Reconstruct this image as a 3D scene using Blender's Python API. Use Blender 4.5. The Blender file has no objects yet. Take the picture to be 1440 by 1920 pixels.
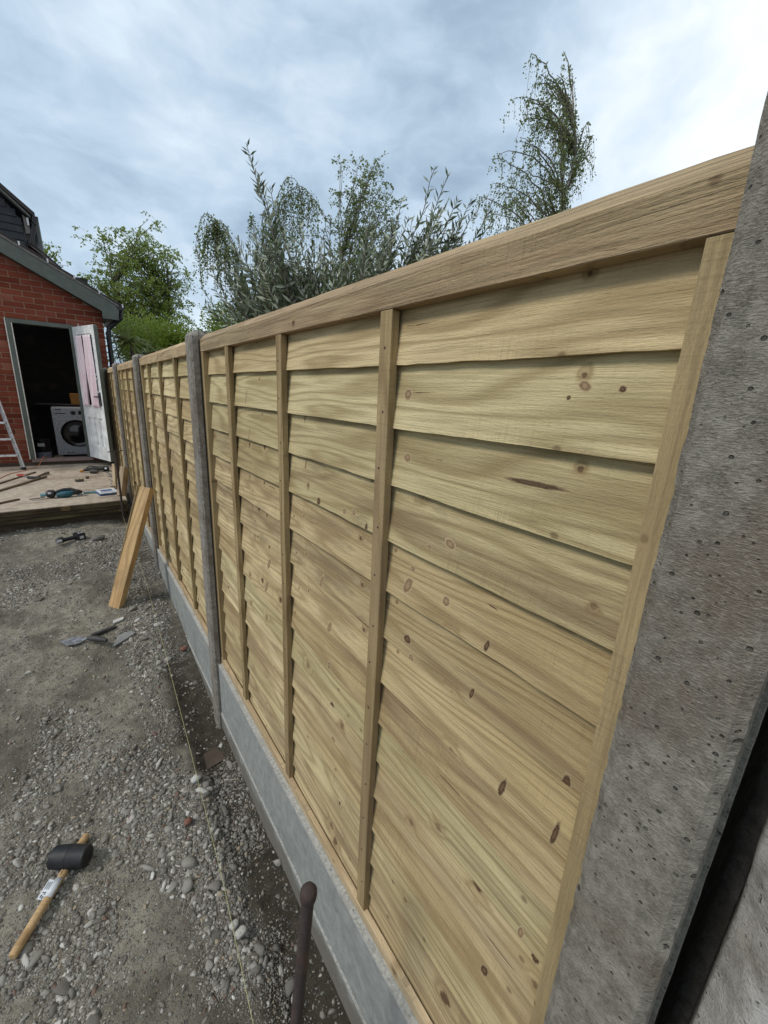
import bpy, bmesh, math, random
import numpy as np
from mathutils import Vector, Matrix, Euler

random.seed(7)
rng = np.random.default_rng(11)
SC = bpy.context.scene
COL = SC.collection
R_ = math.radians

# ------------------------------------------------------------------ camera, sky, sun, exposure
# the camera is at the origin (1.8 m above the ground next to the fence); Y runs along the fence, Z is up
cam_d = bpy.data.cameras.new('camera')
cam = bpy.data.objects.new('camera', cam_d)
COL.objects.link(cam)
right = Vector((0.8051, -0.5912, 0.0467)); up = -Vector((-0.1229, -0.2434, -0.9621)); fwd = Vector((0.5802, 0.7689, -0.2686))
cam.matrix_world = Matrix(((right.x, up.x, -fwd.x, 0), (right.y, up.y, -fwd.y, 0), (right.z, up.z, -fwd.z, 0), (0, 0, 0, 1)))
cam_d.sensor_fit = 'HORIZONTAL'
cam_d.sensor_width = 36.0
cam_d.lens = 36.0 * 770 / 1440
cam_d.clip_start = 0.02
cam_d.clip_end = 600
SC.camera = cam

SUN_DIR = Vector((-0.70, 0.10, 0.74)).normalized()        # towards the sun
sun_d = bpy.data.lights.new('sun', 'SUN')
sun_d.energy = 1.5
sun_d.angle = R_(14)
sun_d.color = (1.0, 0.955, 0.88)
sun = bpy.data.objects.new('sun', sun_d)
COL.objects.link(sun)
sun.rotation_euler = (-SUN_DIR).to_track_quat('-Z', 'Y').to_euler()

SC.view_settings.view_transform = 'Standard'
SC.view_settings.look = 'None'
SC.view_settings.exposure = 0.42
SC.view_settings.gamma = 1.0
SC.view_settings.use_curve_mapping = False


class NT:
    """small helper for node trees"""
    def __init__(s, tree):
        s.t = tree; s.n = tree.nodes; s.l = tree.links
    def new(s, typ, **kw):
        n = s.n.new(typ)
        for k, v in kw.items(): setattr(n, k, v)
        return n
    def put(s, sock, v):
        if v is None: return
        if isinstance(v, bpy.types.NodeSocket): s.l.new(v, sock)
        else: sock.default_value = v
    def math(s, op, a, b=None, c=None, clamp=False):
        n = s.new('ShaderNodeMath', operation=op); n.use_clamp = clamp
        s.put(n.inputs[0], a); s.put(n.inputs[1], b)
        if c is not None: s.put(n.inputs[2], c)
        return n.outputs[0]
    def vmath(s, op, a, b=None):
        n = s.new('ShaderNodeVectorMath', operation=op)
        s.put(n.inputs[0], a); s.put(n.inputs[1], b)
        return n.outputs['Vector'] if op not in ('LENGTH', 'DISTANCE', 'DOT_PRODUCT') else n.outputs['Value']
    def comb(s, x, y, z):
        n = s.new('ShaderNodeCombineXYZ')
        for i, v in enumerate((x, y, z)): s.put(n.inputs[i], v)
        return n.outputs[0]
    def sep(s, v):
        n = s.new('ShaderNodeSeparateXYZ'); s.put(n.inputs[0], v); return n.outputs
    def noise(s, vec, scale=1.0, detail=3.0, rough=0.5, dist=0.0, out='Fac'):
        n = s.new('ShaderNodeTexNoise'); s.put(n.inputs['Vector'], vec)
        n.inputs['Scale'].default_value = scale; n.inputs['Detail'].default_value = detail
        n.inputs['Roughness'].default_value = rough; n.inputs['Distortion'].default_value = dist
        return n.outputs[0] if out == 'Fac' else n.outputs[1]
    def voro(s, vec, scale=1.0, feature='F1', dim='3D', rand=1.0):
        n = s.new('ShaderNodeTexVoronoi', feature=feature, voronoi_dimensions=dim); s.put(n.inputs['Vector'], vec)
        n.inputs['Scale'].default_value = scale; n.inputs['Randomness'].default_value = rand
        return n
    def ramp(s, fac, stops):
        n = s.new('ShaderNodeValToRGB'); s.put(n.inputs[0], fac)
        e = n.color_ramp.elements
        while len(e) < len(stops): e.new(0.5)
        for i, (p, c) in enumerate(stops):
            e[i].position = p; e[i].color = (*c, 1) if len(c) == 3 else c
        return n.outputs[0]
    def step(s, v, a, b, lo=0.0, hi=1.0):
        n = s.new('ShaderNodeMapRange', interpolation_type='SMOOTHSTEP'); s.put(n.inputs[0], v)
        n.inputs[1].default_value = a; n.inputs[2].default_value = b; n.inputs[3].default_value = lo; n.inputs[4].default_value = hi
        return n.outputs[0]
    def mix(s, f, a, b, blend='MIX'):
        n = s.new('ShaderNodeMix', data_type='RGBA', blend_type=blend)
        s.put(n.inputs[0], f)
        for i, v in ((6, a), (7, b)):
            if isinstance(v, tuple) and len(v) == 3: v = (*v, 1)
            s.put(n.inputs[i], v)
        return n.outputs[2]
    def bump(s, h, strength=0.3, dist=0.002, normal=None):
        n = s.new('ShaderNodeBump'); s.put(n.inputs['Height'], h)
        n.inputs['Strength'].default_value = strength; n.inputs['Distance'].default_value = dist
        if normal: s.l.new(normal, n.inputs['Normal'])
        return n.outputs[0]


world = bpy.data.worlds.new('World'); SC.world = world
world.use_nodes = True
w = NT(world.node_tree); w.n.clear()
sky = w.new('ShaderNodeTexSky', sky_type='NISHITA', sun_disc=False)
sky.sun_elevation = math.asin(SUN_DIR.z); sky.sun_rotation = math.atan2(SUN_DIR.x, SUN_DIR.y)
bg1 = w.new('ShaderNodeBackground'); w.l.new(sky.outputs[0], bg1.inputs[0]); bg1.inputs[1].default_value = 0.1
tc = w.new('ShaderNodeTexCoord')
d = w.sep(tc.outputs['Generated'])
flat = w.comb(w.math('MULTIPLY', d[0], 1.5), w.math('MULTIPLY', d[1], 1.5), w.math('MULTIPLY', d[2], 2.9))
warp = w.noise(flat, 1.3, 4, 0.55, out='Color')
flat2 = w.vmath('ADD', flat, w.vmath('MULTIPLY', warp, (0.55, 0.55, 0.55)))
c1 = w.noise(flat2, 1.15, 2, 0.45)
c2 = w.noise(flat2, 3.2, 7, 0.56, 0.0)
side = w.vmath('DOT_PRODUCT', tc.outputs['Generated'], (0.60, -0.33, 0.06))
m = w.math('ADD', w.math('MULTIPLY', c1, 1.15), w.math('MULTIPLY', c2, 0.72))
m = w.math('ADD', m, w.math('MULTIPLY', side, 0.42))
ccol = w.ramp(w.math('SUBTRACT', m, 0.27), [(0.26, (0.230, 0.315, 0.415)), (0.42, (0.315, 0.415, 0.525)), (0.56, (0.450, 0.560, 0.670)), (0.72, (0.62, 0.715, 0.800)), (0.95, (0.86, 0.90, 0.93))])
bg2 = w.new('ShaderNodeBackground'); w.l.new(ccol, bg2.inputs[0]); bg2.inputs[1].default_value = 1.0
mx = w.new('ShaderNodeMixShader'); mx.inputs[0].default_value = 0.88
w.l.new(bg1.outputs[0], mx.inputs[1]); w.l.new(bg2.outputs[0], mx.inputs[2])
wo = w.new('ShaderNodeOutputWorld'); w.l.new(mx.outputs[0], wo.inputs[0])


# ------------------------------------------------------------------ materials
def mat(name, col=(0.5, 0.5, 0.5), rough=0.6, metal=0.0, spec=0.5):
    m_ = bpy.data.materials.new(name); m_.use_nodes = True
    b = m_.node_tree.nodes['Principled BSDF']
    b.inputs['Base Color'].default_value = (*col, 1); b.inputs['Roughness'].default_value = rough
    b.inputs['Metallic'].default_value = metal; b.inputs['Specular IOR Level'].default_value = spec
    return m_

def worn(name, col, rough=0.6, metal=0.0, amt=0.25, scale=30, dirt=(0.16, 0.13, 0.10), spec=0.4, bump=0.15):
    """plain material with uneven tone, dust and a little relief"""
    m_ = mat(name, col, rough, metal, spec); k = NT(m_.node_tree); b = k.n['Principled BSDF']
    co = k.new('ShaderNodeTexCoord').outputs['Object']
    a = k.noise(co, scale, 5, 0.6); c = k.noise(co, scale * 0.17, 3, 0.6)
    t = k.mix(k.step(a, 0.35, 0.75), tuple(x * 0.8 for x in col), tuple(min(1, x * 1.15) for x in col))
    t = k.mix(k.math('MULTIPLY', k.step(c, 0.5, 0.75), amt), t, dirt)
    k.l.new(t, b.inputs['Base Color'])
    k.l.new(k.step(a, 0.2, 0.8, max(0.05, rough - 0.12), min(1, rough + 0.12)), b.inputs['Roughness'])
    k.l.new(k.bump(a, bump, 0.002), b.inputs['Normal'])
    return m_

def wood(name, axis='y', base=((0.49, 0.385, 0.210), (0.72, 0.605, 0.380)), brown=(0.24, 0.165, 0.095), green=0.05, rings=85.0, knots=0.55, rough=0.78, streak=1.0, relief=1.0, ringc=0.6, kerf=0.0):
    """fresh sawn softwood. obj.color = (brownness, offset along, offset across, 1)"""
    m_ = mat(name, rough=rough, spec=0.25); k = NT(m_.node_tree); b = k.n['Principled BSDF']
    s = k.sep(k.new('ShaderNodeTexCoord').outputs['Object'])
    oc = k.sep(k.new('ShaderNodeObjectInfo').outputs['Color'])
    al, ac, th = {'y': (1, 2, 0), 'z': (2, 1, 0), 'x': (0, 2, 1)}[axis]
    along = k.math('ADD', s[al], k.math('MULTIPLY', oc[1], 23.0))
    across = k.math('ADD', s[ac], k.math('MULTIPLY', oc[2], 7.0))
    p = k.comb(along, across, s[th])
    # knots: round cells, only some of them kept
    v = k.voro(k.comb(along, across, 0.0), 6.5, dim='2D')
    v.inputs['Randomness'].default_value = 0.9
    dist = v.outputs['Distance']
    keep = k.step(k.sep(v.outputs['Color'])[0], knots, knots + 0.02)
    size = k.math('ADD', k.math('MULTIPLY', k.math('POWER', k.sep(v.outputs['Color'])[1], 2.0), 0.085), 0.028)
    rel = k.math('DIVIDE', dist, size)
    wob = k.math('MULTIPLY', k.math('SUBTRACT', k.noise(p, 75, 3, 0.6), 0.5), 1.9)
    rel = k.math('ADD', rel, wob)
    kn = k.math('MULTIPLY', k.step(rel, 1.15, 0.55), keep)
    halo = k.math('MULTIPLY', k.step(rel, 3.4, 0.6), keep)
    # growth rings are level lines of a stretched noise field that swells round the knots
    f = k.noise(k.vmath('MULTIPLY', p, (0.75, 7.5, 5.0)), 1.0, 2.5, 0.45)
    f = k.math('ADD', f, k.math('MULTIPLY', halo, 0.045))
    ring = k.math('SINE', k.math('MULTIPLY', f, rings))
    ring = k.math('MULTIPLY', k.math('ADD', ring, 1.0), 0.5)
    ring = k.math('POWER', ring, 2.6)
    fib = k.noise(k.vmath('MULTIPLY', p, (7.0, 230.0, 120.0)), 1.0, 4, 0.7)
    big = k.noise(k.vmath('MULTIPLY', p, (1.3, 3.0, 3.0)), 1.0, 3, 0.6)
    tone = k.mix(k.step(big, 0.25, 0.75), base[0], base[1])
    tone = k.mix(k.math('MULTIPLY', ring, ringc), tone, tuple(x * y for x, y in zip(base[0], (0.56, 0.50, 0.44))))
    tone = k.mix(k.math('MULTIPLY', k.step(fib, 0.42, 0.66), 0.46), tone, tuple(x * 0.55 for x in base[0]))
    gr = k.step(k.noise(k.vmath('MULTIPLY', p, (2.1, 6.0, 2.0)), 1.0, 2, 0.5), 0.45, 0.75)
    tone = k.mix(k.math('MULTIPLY', gr, green), tone, (0.40, 0.40, 0.20))
    # fine rough-sawn fibres standing up across the face
    rs = k.noise(k.vmath('MULTIPLY', p, (170.0, 520.0, 200.0)), 1.0, 3, 0.7)
    tone = k.mix(k.math('MULTIPLY', k.step(rs, 0.56, 0.72), 0.30), tone, tuple(x * 0.5 for x in base[0]))
    # ticks of the band saw, square to the grain, in patches
    tk = k.noise(k.vmath('MULTIPLY', p, (290.0, 10.0, 30.0)), 1.0, 2, 0.6)
    tkp = k.step(k.noise(k.vmath('MULTIPLY', p, (3.0, 7.0, 3.0)), 1.0, 2, 0.5), 0.46, 0.62)
    tone = k.mix(k.math('MULTIPLY', k.math('MULTIPLY', k.step(tk, 0.52, 0.66), tkp), 0.28), tone, tuple(x * 0.5 for x in base[0]))
    # brown heartwood streaks that run along the grain
    st = k.noise(k.vmath('MULTIPLY', p, (0.9, 16.0, 3.0)), 1.0, 5, 0.62, 0.35)
    st = k.step(st, 0.46, 0.62)
    tone = k.mix(k.math('MULTIPLY', k.math('MULTIPLY', st, oc[0]), 0.80 * streak, clamp=True), tone, brown)
    blo = k.step(k.noise(k.vmath('MULTIPLY', p, (2.6, 11.0, 3.0)), 1.0, 5, 0.72, 0.3), 0.50, 0.64)
    tone = k.mix(k.math('MULTIPLY', k.math('MULTIPLY', blo, oc[0]), 0.50 * streak), tone, (0.215, 0.165, 0.11))
    # short dark resin checks
    ck = k.noise(k.vmath('MULTIPLY', p, (11.0, 190.0, 60.0)), 1.0, 2, 0.5)
    ck2 = k.noise(k.vmath('MULTIPLY', p, (2.0, 9.0, 4.0)), 1.0, 2, 0.5)
    chk = k.math('MULTIPLY', k.step(ck, 0.70, 0.76), k.step(ck2, 0.52, 0.66))
    tone = k.mix(k.math('MULTIPLY', chk, 0.75), tone, (0.085, 0.055, 0.03))
    vp = k.voro(k.comb(k.math('MULTIPLY', along, 0.8), across, 0.0), 21.0, dim='2D')
    pk_ = k.math('MULTIPLY', k.step(k.math('ADD', vp.outputs['Distance'], k.math('MULTIPLY', wob, 0.05)), 0.13, 0.05), k.step(k.sep(vp.outputs['Color'])[0], 0.955, 0.96))
    tone = k.mix(k.math('MULTIPLY', pk_, 0.6), tone, (0.12, 0.07, 0.035))
    rnd = k.new('ShaderNodeObjectInfo').outputs['Random']
    tint = k.ramp(rnd, [(0.0, (1.02, 0.95, 0.86)), (0.2, (0.80, 0.76, 0.70)), (0.4, (1.10, 1.07, 1.02)), (0.55, (0.90, 0.92, 0.83)), (0.75, (0.76, 0.70, 0.62)), (0.88, (1.08, 1.03, 0.95)), (1.0, (0.92, 0.86, 0.78))])
    tone = k.mix(1.0, tone, tint, 'MULTIPLY')
    tone = k.mix(k.math('MULTIPLY', halo, 0.45), tone, (0.30, 0.20, 0.10))
    tone = k.mix(k.math('MULTIPLY', kn, k.step(k.sep(v.outputs['Color'])[2], 0.2, 0.8, 0.5, 0.95)), tone, (0.105, 0.058, 0.030))
    kf = None
    if kerf:                                               # curved saw kerfs across the face
        kv = k.noise(k.comb(k.math('ADD', k.math('MULTIPLY', along, 62.0), k.math('MULTIPLY', k.math('POWER', k.math('ABSOLUTE', across), 2.0), 260.0)), k.math('MULTIPLY', across, 3.0), 0.0), 1.0, 1, 0.4)
        kf = k.math('MULTIPLY', k.step(kv, 0.60, 0.68), k.step(k.noise(k.vmath('MULTIPLY', p, (5.0, 40.0, 9.0)), 1.0, 2, 0.5), 0.35, 0.6))
        tone = k.mix(k.math('MULTIPLY', kf, kerf), tone, tuple(x * 0.5 for x in base[0]))
    k.l.new(tone, b.inputs['Base Color'])
    saw = k.noise(k.vmath('MULTIPLY', p, (330.0, 9.0, 60.0)), 1.0, 2, 0.5)
    rough_t = k.noise(k.vmath('MULTIPLY', p, (90.0, 420.0, 200.0)), 1.0, 3, 0.7)
    h = k.math('ADD', k.math('MULTIPLY', fib, 1.0), k.math('MULTIPLY', ring, -0.22))
    h = k.math('ADD', h, k.math('MULTIPLY', saw, k.step(k.noise(k.vmath('MULTIPLY', p, (2.5, 5.0, 3.0)), 1.0, 2, 0.5), 0.45, 0.62, 0.04, 0.34))); h = k.math('ADD', h, k.math('MULTIPLY', rough_t, 0.7))
    h = k.math('SUBTRACT', h, k.math('MULTIPLY', kn, 0.5)); h = k.math('SUBTRACT', h, k.math('MULTIPLY', chk, 0.8))
    if kf: h = k.math('SUBTRACT', h, k.math('MULTIPLY', kf, 0.8))
    k.l.new(k.bump(h, 0.95 * relief, 0.0019), b.inputs['Normal'])
    return m_

def concrete(name, a=(0.16, 0.155, 0.145), c=(0.29, 0.285, 0.27), stain=(0.20, 0.155, 0.115), pits=1.0, relief=1.0, stainamt=0.5, sc=1.0, splash=False):
    m_ = mat(name, rough=0.9, spec=0.2); k = NT(m_.node_tree); b = k.n['Principled BSDF']
    co = k.new('ShaderNodeTexCoord').outputs['Object']
    big = k.noise(co, 7 * sc, 4, 0.6); mid = k.noise(co, 45 * sc, 5, 0.65); fine = k.noise(co, 420, 4, 0.7)
    # drag marks left by the mould and trowel
    drag = k.noise(k.vmath('MULTIPLY', co, (150.0, 150.0, 620.0)), 1.0, 4, 0.6, 0.6)
    t = k.mix(k.step(mid, 0.3, 0.72), a, c)
    t = k.mix(k.math('MULTIPLY', k.step(fine, 0.42, 0.7), 0.35), t, tuple(x * 1.25 for x in c))
    t = k.mix(k.math('MULTIPLY', k.step(big, 0.50, 0.68), stainamt), t, stain)
    sp = k.noise(k.vmath('ADD', co, (3.1, 5.2, 1.7)), 20 * sc, 3, 0.6)
    t = k.mix(k.math('MULTIPLY', k.step(sp, 0.6, 0.72), 0.35), t, tuple(x * 0.55 for x in a))
    v = k.voro(co, 150); ps = k.sep(v.outputs['Color'])
    pit = k.math('MULTIPLY', k.step(k.math('DIVIDE', v.outputs['Distance'], k.math('ADD', k.math('MULTIPLY', k.math('POWER', ps[1], 2.0), 0.34), 0.05)), 1.1, 0.7), k.step(ps[0], 0.72, 0.74))
    v2 = k.voro(k.vmath('ADD', co, k.vmath('MULTIPLY', k.noise(co, 90, 2, 0.5, out='Color'), (0.010, 0.010, 0.010))), 75); ps2 = k.sep(v2.outputs['Color'])
    pit2 = k.math('MULTIPLY', k.step(v2.outputs['Distance'], 0.24, 0.14), k.step(ps2[0], 0.80, 0.82))
    pit = k.math('MAXIMUM', pit, pit2)
    if splash:                                             # dried soil splashed up from the trench
        zz_ = k.sep(co)[2]
        sp_ = k.step(k.math('ADD', k.math('MULTIPLY', k.math("ADD", zz_, 1.70), -5.0), k.noise(k.vmath('MULTIPLY', co, (1.0, 9.0, 14.0)), 1.0, 6, 0.72)), 0.36, 0.72)
        t = k.mix(k.math('MULTIPLY', sp_, 0.75), t, (0.115, 0.095, 0.070))
        dr_ = k.step(k.noise(k.vmath('MULTIPLY', co, (1.0, 22.0, 3.0)), 1.0, 4, 0.65), 0.56, 0.72)
        t = k.mix(k.math('MULTIPLY', dr_, 0.45), t, (0.14, 0.14, 0.125))
    t = k.mix(k.math('MULTIPLY', pit, 0.75 * pits), t, (0.035, 0.033, 0.03))
    t = k.mix(k.math('MULTIPLY', k.step(drag, 0.50, 0.68), 0.40 * relief), t, tuple(min(1, x * 1.45) for x in c))
    t = k.mix(k.math('MULTIPLY', k.step(drag, 0.48, 0.32), 0.45 * relief), t, tuple(x * 0.5 for x in a))
    k.l.new(t, b.inputs['Base Color'])
    h = k.math('ADD', k.math('MULTIPLY', mid, 0.25), k.math('MULTIPLY', fine, 0.8))
    h = k.math('ADD', h, k.math('MULTIPLY', drag, 0.8))
    t = t; h = k.math('SUBTRACT', h, k.math('MULTIPLY', pit, 1.6 * pits))
    k.l.new(k.bump(h, 1.0 * relief, 0.0034), b.inputs['Normal'])
    return m_

def leafmat(name, top, under, rough=0.5, trans=0.35, var=0.35):
    m_ = mat(name, top, rough, spec=0.35); k = NT(m_.node_tree); b = k.n['Principled BSDF']
    geo = k.new('ShaderNodeNewGeometry')
    a = k.new('ShaderNodeAttribute', attribute_name='tint', attribute_type='GEOMETRY')
    n = k.noise(geo.outputs['Position'], 3.5, 2, 0.5)
    t = k.mix(geo.outputs['Backfacing'], top, under)
    t = k.mix(k.math('MULTIPLY', a.outputs['Fac'], var), t, tuple(min(1, x * y) for x, y in zip(top, (2.0, 1.75, 1.2))))
    t = k.mix(k.math('MULTIPLY', k.step(n, 0.4, 0.65), 0.3), t, tuple(x * 0.6 for x in top))
    k.l.new(t, b.inputs['Base Color'])
    tr = k.new('ShaderNodeBsdfTranslucent'); k.l.new(t, tr.inputs[0])
    ms = k.new('ShaderNodeMixShader'); ms.inputs[0].default_value = trans
    k.l.new(b.outputs[0], ms.inputs[1]); k.l.new(tr.outputs[0], ms.inputs[2])
    k.l.new(ms.outputs[0], k.n['Material Output'].inputs[0])
    return m_

M = {}
M['board'] = wood('treated_board', 'y')
M['batten'] = wood('treated_batten', 'z', base=((0.32, 0.235, 0.118), (0.48, 0.37, 0.205)), rings=60, knots=0.8)
M['stile'] = wood('treated_stile', 'z', base=((0.35, 0.275, 0.155), (0.47, 0.375, 0.22)), rings=40, knots=0.9, streak=0.4, ringc=0.35)
M['rail'] = wood('treated_rail', 'y', base=((0.46, 0.355, 0.215), (0.64, 0.51, 0.335)), brown=(0.36, 0.24, 0.15), green=0.1, rings=75, knots=0.78, relief=1.25, ringc=0.45, kerf=0.55)
M['plain_wood'] = wood('planed_pine', 'z', base=((0.50, 0.33, 0.165), (0.62, 0.43, 0.235)), brown=(0.42, 0.23, 0.10), green=0.0, rings=80, knots=0.74, relief=0.4)
M['offcut'] = wood('pale_offcut', 'z', base=((0.42, 0.33, 0.23), (0.56, 0.47, 0.36)), brown=(0.36, 0.20, 0.1), green=0.0, rings=60, knots=0.7, relief=0.8)
M['handle_wood'] = wood('mallet_handle_wood', 'y', base=((0.52, 0.36, 0.19), (0.66, 0.49, 0.29)), brown=(0.30, 0.18, 0.09), green=0.0, rings=50, knots=0.995, relief=0.3)
M['sleeper'] = wood('wet_sleeper', 'x', base=((0.040, 0.030, 0.018), (0.085, 0.062, 0.036)), brown=(0.06, 0.04, 0.025), green=0.2, rings=90, knots=0.8)
M['strip'] = wood('dark_strip', 'x', base=((0.12, 0.085, 0.055), (0.17, 0.125, 0.085)), brown=(0.07, 0.05, 0.03), green=0.0)
M['post'] = concrete('post_concrete', a=(0.165, 0.150, 0.122), c=(0.345, 0.320, 0.268), stain=(0.19, 0.145, 0.105), stainamt=0.7)
M['post_old'] = concrete('post_concrete_weathered', a=(0.165, 0.148, 0.125), c=(0.34, 0.31, 0.27), stain=(0.16, 0.125, 0.09), stainamt=0.7)
M['gravelboard'] = concrete('smooth_concrete', a=(0.215, 0.222, 0.208), c=(0.305, 0.312, 0.292), stain=(0.17, 0.175, 0.16), pits=0.3, relief=0.25, stainamt=0.5, sc=0.6, splash=True)
M['cast_edge'] = concrete('cast_edge_concrete', a=(0.33, 0.325, 0.30), c=(0.50, 0.49, 0.45), stain=(0.28, 0.25, 0.2), pits=0.6, relief=0.9, stainamt=0.4, sc=2.0)
M['pier'] = concrete('rough_render', a=(0.34, 0.325, 0.295), c=(0.62, 0.60, 0.56), stain=(0.40, 0.34, 0.25), pits=0.5, relief=1.0, stainamt=0.5, sc=0.5)
M['slab'] = concrete('dusty_slab', a=(0.29, 0.235, 0.18), c=(0.47, 0.40, 0.32), stain=(0.165, 0.12, 0.085), pits=0.3, relief=0.3, stainamt=0.65, sc=0.35)
M['mortar'] = worn('mortar', (0.27, 0.175, 0.12), 0.95, amt=0.4)
M['green_paint'] = worn('grey_green_paint', (0.088, 0.104, 0.088), 0.5, amt=0.2, scale=12)
M['dark_green'] = worn('dark_green_paint', (0.035, 0.05, 0.038), 0.5, amt=0.2, scale=12)
M['white_paint'] = worn('white_paint', (0.82, 0.82, 0.80), 0.45, amt=0.08, scale=9)
M['white_edge'] = worn('white_edge_paint', (0.66, 0.62, 0.56), 0.6, amt=0.2)
M['tile'] = worn('dark_roof_tile', (0.045, 0.04, 0.04), 0.8, amt=0.4, dirt=(0.12, 0.11, 0.09))
M['verge'] = worn('verge_mortar', (0.16, 0.15, 0.135), 0.9, amt=0.5, dirt=(0.07, 0.065, 0.05))
M['black'] = worn('black_plastic', (0.012, 0.012, 0.014), 0.45, amt=0.1)
M['clad'] = worn('black_cladding', (0.014, 0.018, 0.024), 0.6, amt=0.2)
M['clip'] = mat('pale_clip', (0.62, 0.62, 0.62), 0.4)
M['redbrown'] = worn('red_brown_tile', (0.20, 0.06, 0.045), 0.8)
M['sill'] = worn('pinkish_sill', (0.24, 0.165, 0.15), 0.7)
M['plinth'] = worn('brown_plinth', (0.07, 0.05, 0.035), 0.9)
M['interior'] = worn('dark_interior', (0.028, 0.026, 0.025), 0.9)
M['appliance'] = worn('appliance_white', (0.55, 0.58, 0.62), 0.3, amt=0.05)
M['gloss_black'] = mat('gloss_black', (0.008, 0.008, 0.01), 0.12)
M['orange'] = worn('orange_plastic', (0.42, 0.19, 0.03), 0.5)
M['bucket'] = worn('grey_bucket', (0.25, 0.28, 0.36), 0.5)
M['paper'] = worn('paper_label', (0.5, 0.5, 0.5), 0.6, amt=0.1)
M['rubber'] = worn('black_rubber', (0.013, 0.014, 0.016), 0.55, amt=0.10, scale=60, bump=0.3)
M['steel'] = worn('steel', (0.55, 0.57, 0.60), 0.32, metal=0.85, amt=0.35)
M['alu'] = worn('aluminium', (0.62, 0.63, 0.64), 0.35, metal=0.6, amt=0.15)
M['rust'] = worn('rusty_iron', (0.058, 0.042, 0.038), 0.85, metal=0.15, amt=0.6, scale=90, dirt=(0.10, 0.055, 0.035), bump=0.6)
M['teal'] = worn('teal_plastic', (0.006, 0.085, 0.12), 0.45, amt=0.2)
M['pale_teal'] = worn('pale_teal', (0.16, 0.30, 0.33), 0.5)
M['darkgrip'] = worn('dark_grip', (0.045, 0.042, 0.04), 0.6, amt=0.4)
M['brown_handle'] = worn('brown_handle', (0.09, 0.06, 0.04), 0.6)
M['red'] = worn('red_grip', (0.35, 0.045, 0.03), 0.5)
M['cable'] = worn('orange_cable', (0.52, 0.16, 0.09), 0.5)
M['string'] = mat('yellow_string', (0.44, 0.43, 0.20), 0.7)
M['bluepack'] = worn('blue_pack', (0.03, 0.08, 0.20), 0.4)
M['whitepack'] = worn('white_pack', (0.62, 0.64, 0.66), 0.4)
M['tape'] = worn('tape_roll', (0.06, 0.05, 0.035), 0.6)
M['tapeside'] = worn('tape_side', (0.42, 0.36, 0.24), 0.6)
M['slate'] = worn('slate_grey', (0.22, 0.22, 0.21), 0.8, amt=0.4)
M['chunk'] = worn('white_stone', (0.55, 0.54, 0.50), 0.85, amt=0.3)
M['brickbit'] = worn('brick_fragment', (0.22, 0.10, 0.07), 0.9, amt=0.4)
M['olive_leaf'] = leafmat('olive_leaf', (0.100, 0.130, 0.066), (0.42, 0.45, 0.34), 0.4, 0.12, 0.25)
M['birch_leaf'] = leafmat('birch_leaf', (0.185, 0.255, 0.055), (0.22, 0.29, 0.085), 0.5, 0.52)
M['dark_birch_leaf'] = leafmat('dark_birch_leaf', (0.140, 0.185, 0.062), (0.18, 0.225, 0.095), 0.5, 0.50)
M['hedge_leaf'] = leafmat('hedge_leaf', (0.150, 0.215, 0.028), (0.18, 0.25, 0.045), 0.5, 0.45)
M['spiky_leaf'] = leafmat('spiky_leaf', (0.19, 0.235, 0.07), (0.27, 0.31, 0.13), 0.3, 0.3)
M['bark'] = worn('grey_bark', (0.12, 0.10, 0.085), 0.9)

def birch_bark():
    m_ = mat('birch_bark', (0.5, 0.48, 0.44), 0.8); k = NT(m_.node_tree)
    co = k.new('ShaderNodeTexCoord').outputs['Object']
    n = k.noise(k.vmath('MULTIPLY', co, (6.0, 6.0, 22.0)), 1.0, 4, 0.6)
    k.l.new(k.ramp(n, [(0.42, (0.46, 0.44, 0.40)), (0.56, (0.34, 0.31, 0.27)), (0.64, (0.05, 0.045, 0.04))]), k.n['Principled BSDF'].inputs['Base Color'])
    return m_
M['birch_bark'] = birch_bark()

def brick_mat():
    m_ = mat('red_brick', (0.25, 0.06, 0.04), 0.85, spec=0.2); k = NT(m_.node_tree); b = k.n['Principled BSDF']
    co = k.new('ShaderNodeTexCoord').outputs['Object']; oi = k.new('ShaderNodeObjectInfo')
    r = oi.outputs['Random']
    n = k.noise(k.vmath('ADD', co, k.comb(k.math('MULTIPLY', r, 50), r, r)), 2.2, 5, 0.65)
    t = k.ramp(r, [(0.0, (0.115, 0.025, 0.013)), (0.45, (0.205, 0.052, 0.027)), (0.75, (0.165, 0.040, 0.025)), (1.0, (0.25, 0.090, 0.058))])
    t = k.mix(k.math('MULTIPLY', k.step(n, 0.45, 0.75), 0.5), t, (0.085, 0.020, 0.014))
    k.l.new(t, b.inputs['Base Color']); k.l.new(k.bump(n, 0.5, 0.006), b.inputs['Normal'])
    return m_
M['brick'] = brick_mat()

def curtain_mat():
    m_ = mat('pink_gingham', (0.6, 0.4, 0.45), 0.8, spec=0.1); k = NT(m_.node_tree)
    s = k.sep(k.new('ShaderNodeTexCoord').outputs['Object'])
    def stripe(v, f):
        return k.math('GREATER_THAN', k.math('FRACT', k.math('MULTIPLY', v, f)), 0.5)
    a = k.math('ADD', stripe(s[0], 62.0), stripe(s[2], 62.0))
    t = k.ramp(k.math('MULTIPLY', a, 0.5), [(0.0, (0.93, 0.89, 0.89)), (0.5, (0.86, 0.68, 0.70)), (1.0, (0.74, 0.47, 0.52))])
    n = k.noise(k.vmath('MULTIPLY', k.new('ShaderNodeTexCoord').outputs['Object'], (9.0, 1.0, 0.6)), 1.0, 2, 0.5)
    k.l.new(t, k.n['Principled BSDF'].inputs['Base Color'])
    return m_
M['curtain'] = curtain_mat()

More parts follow.
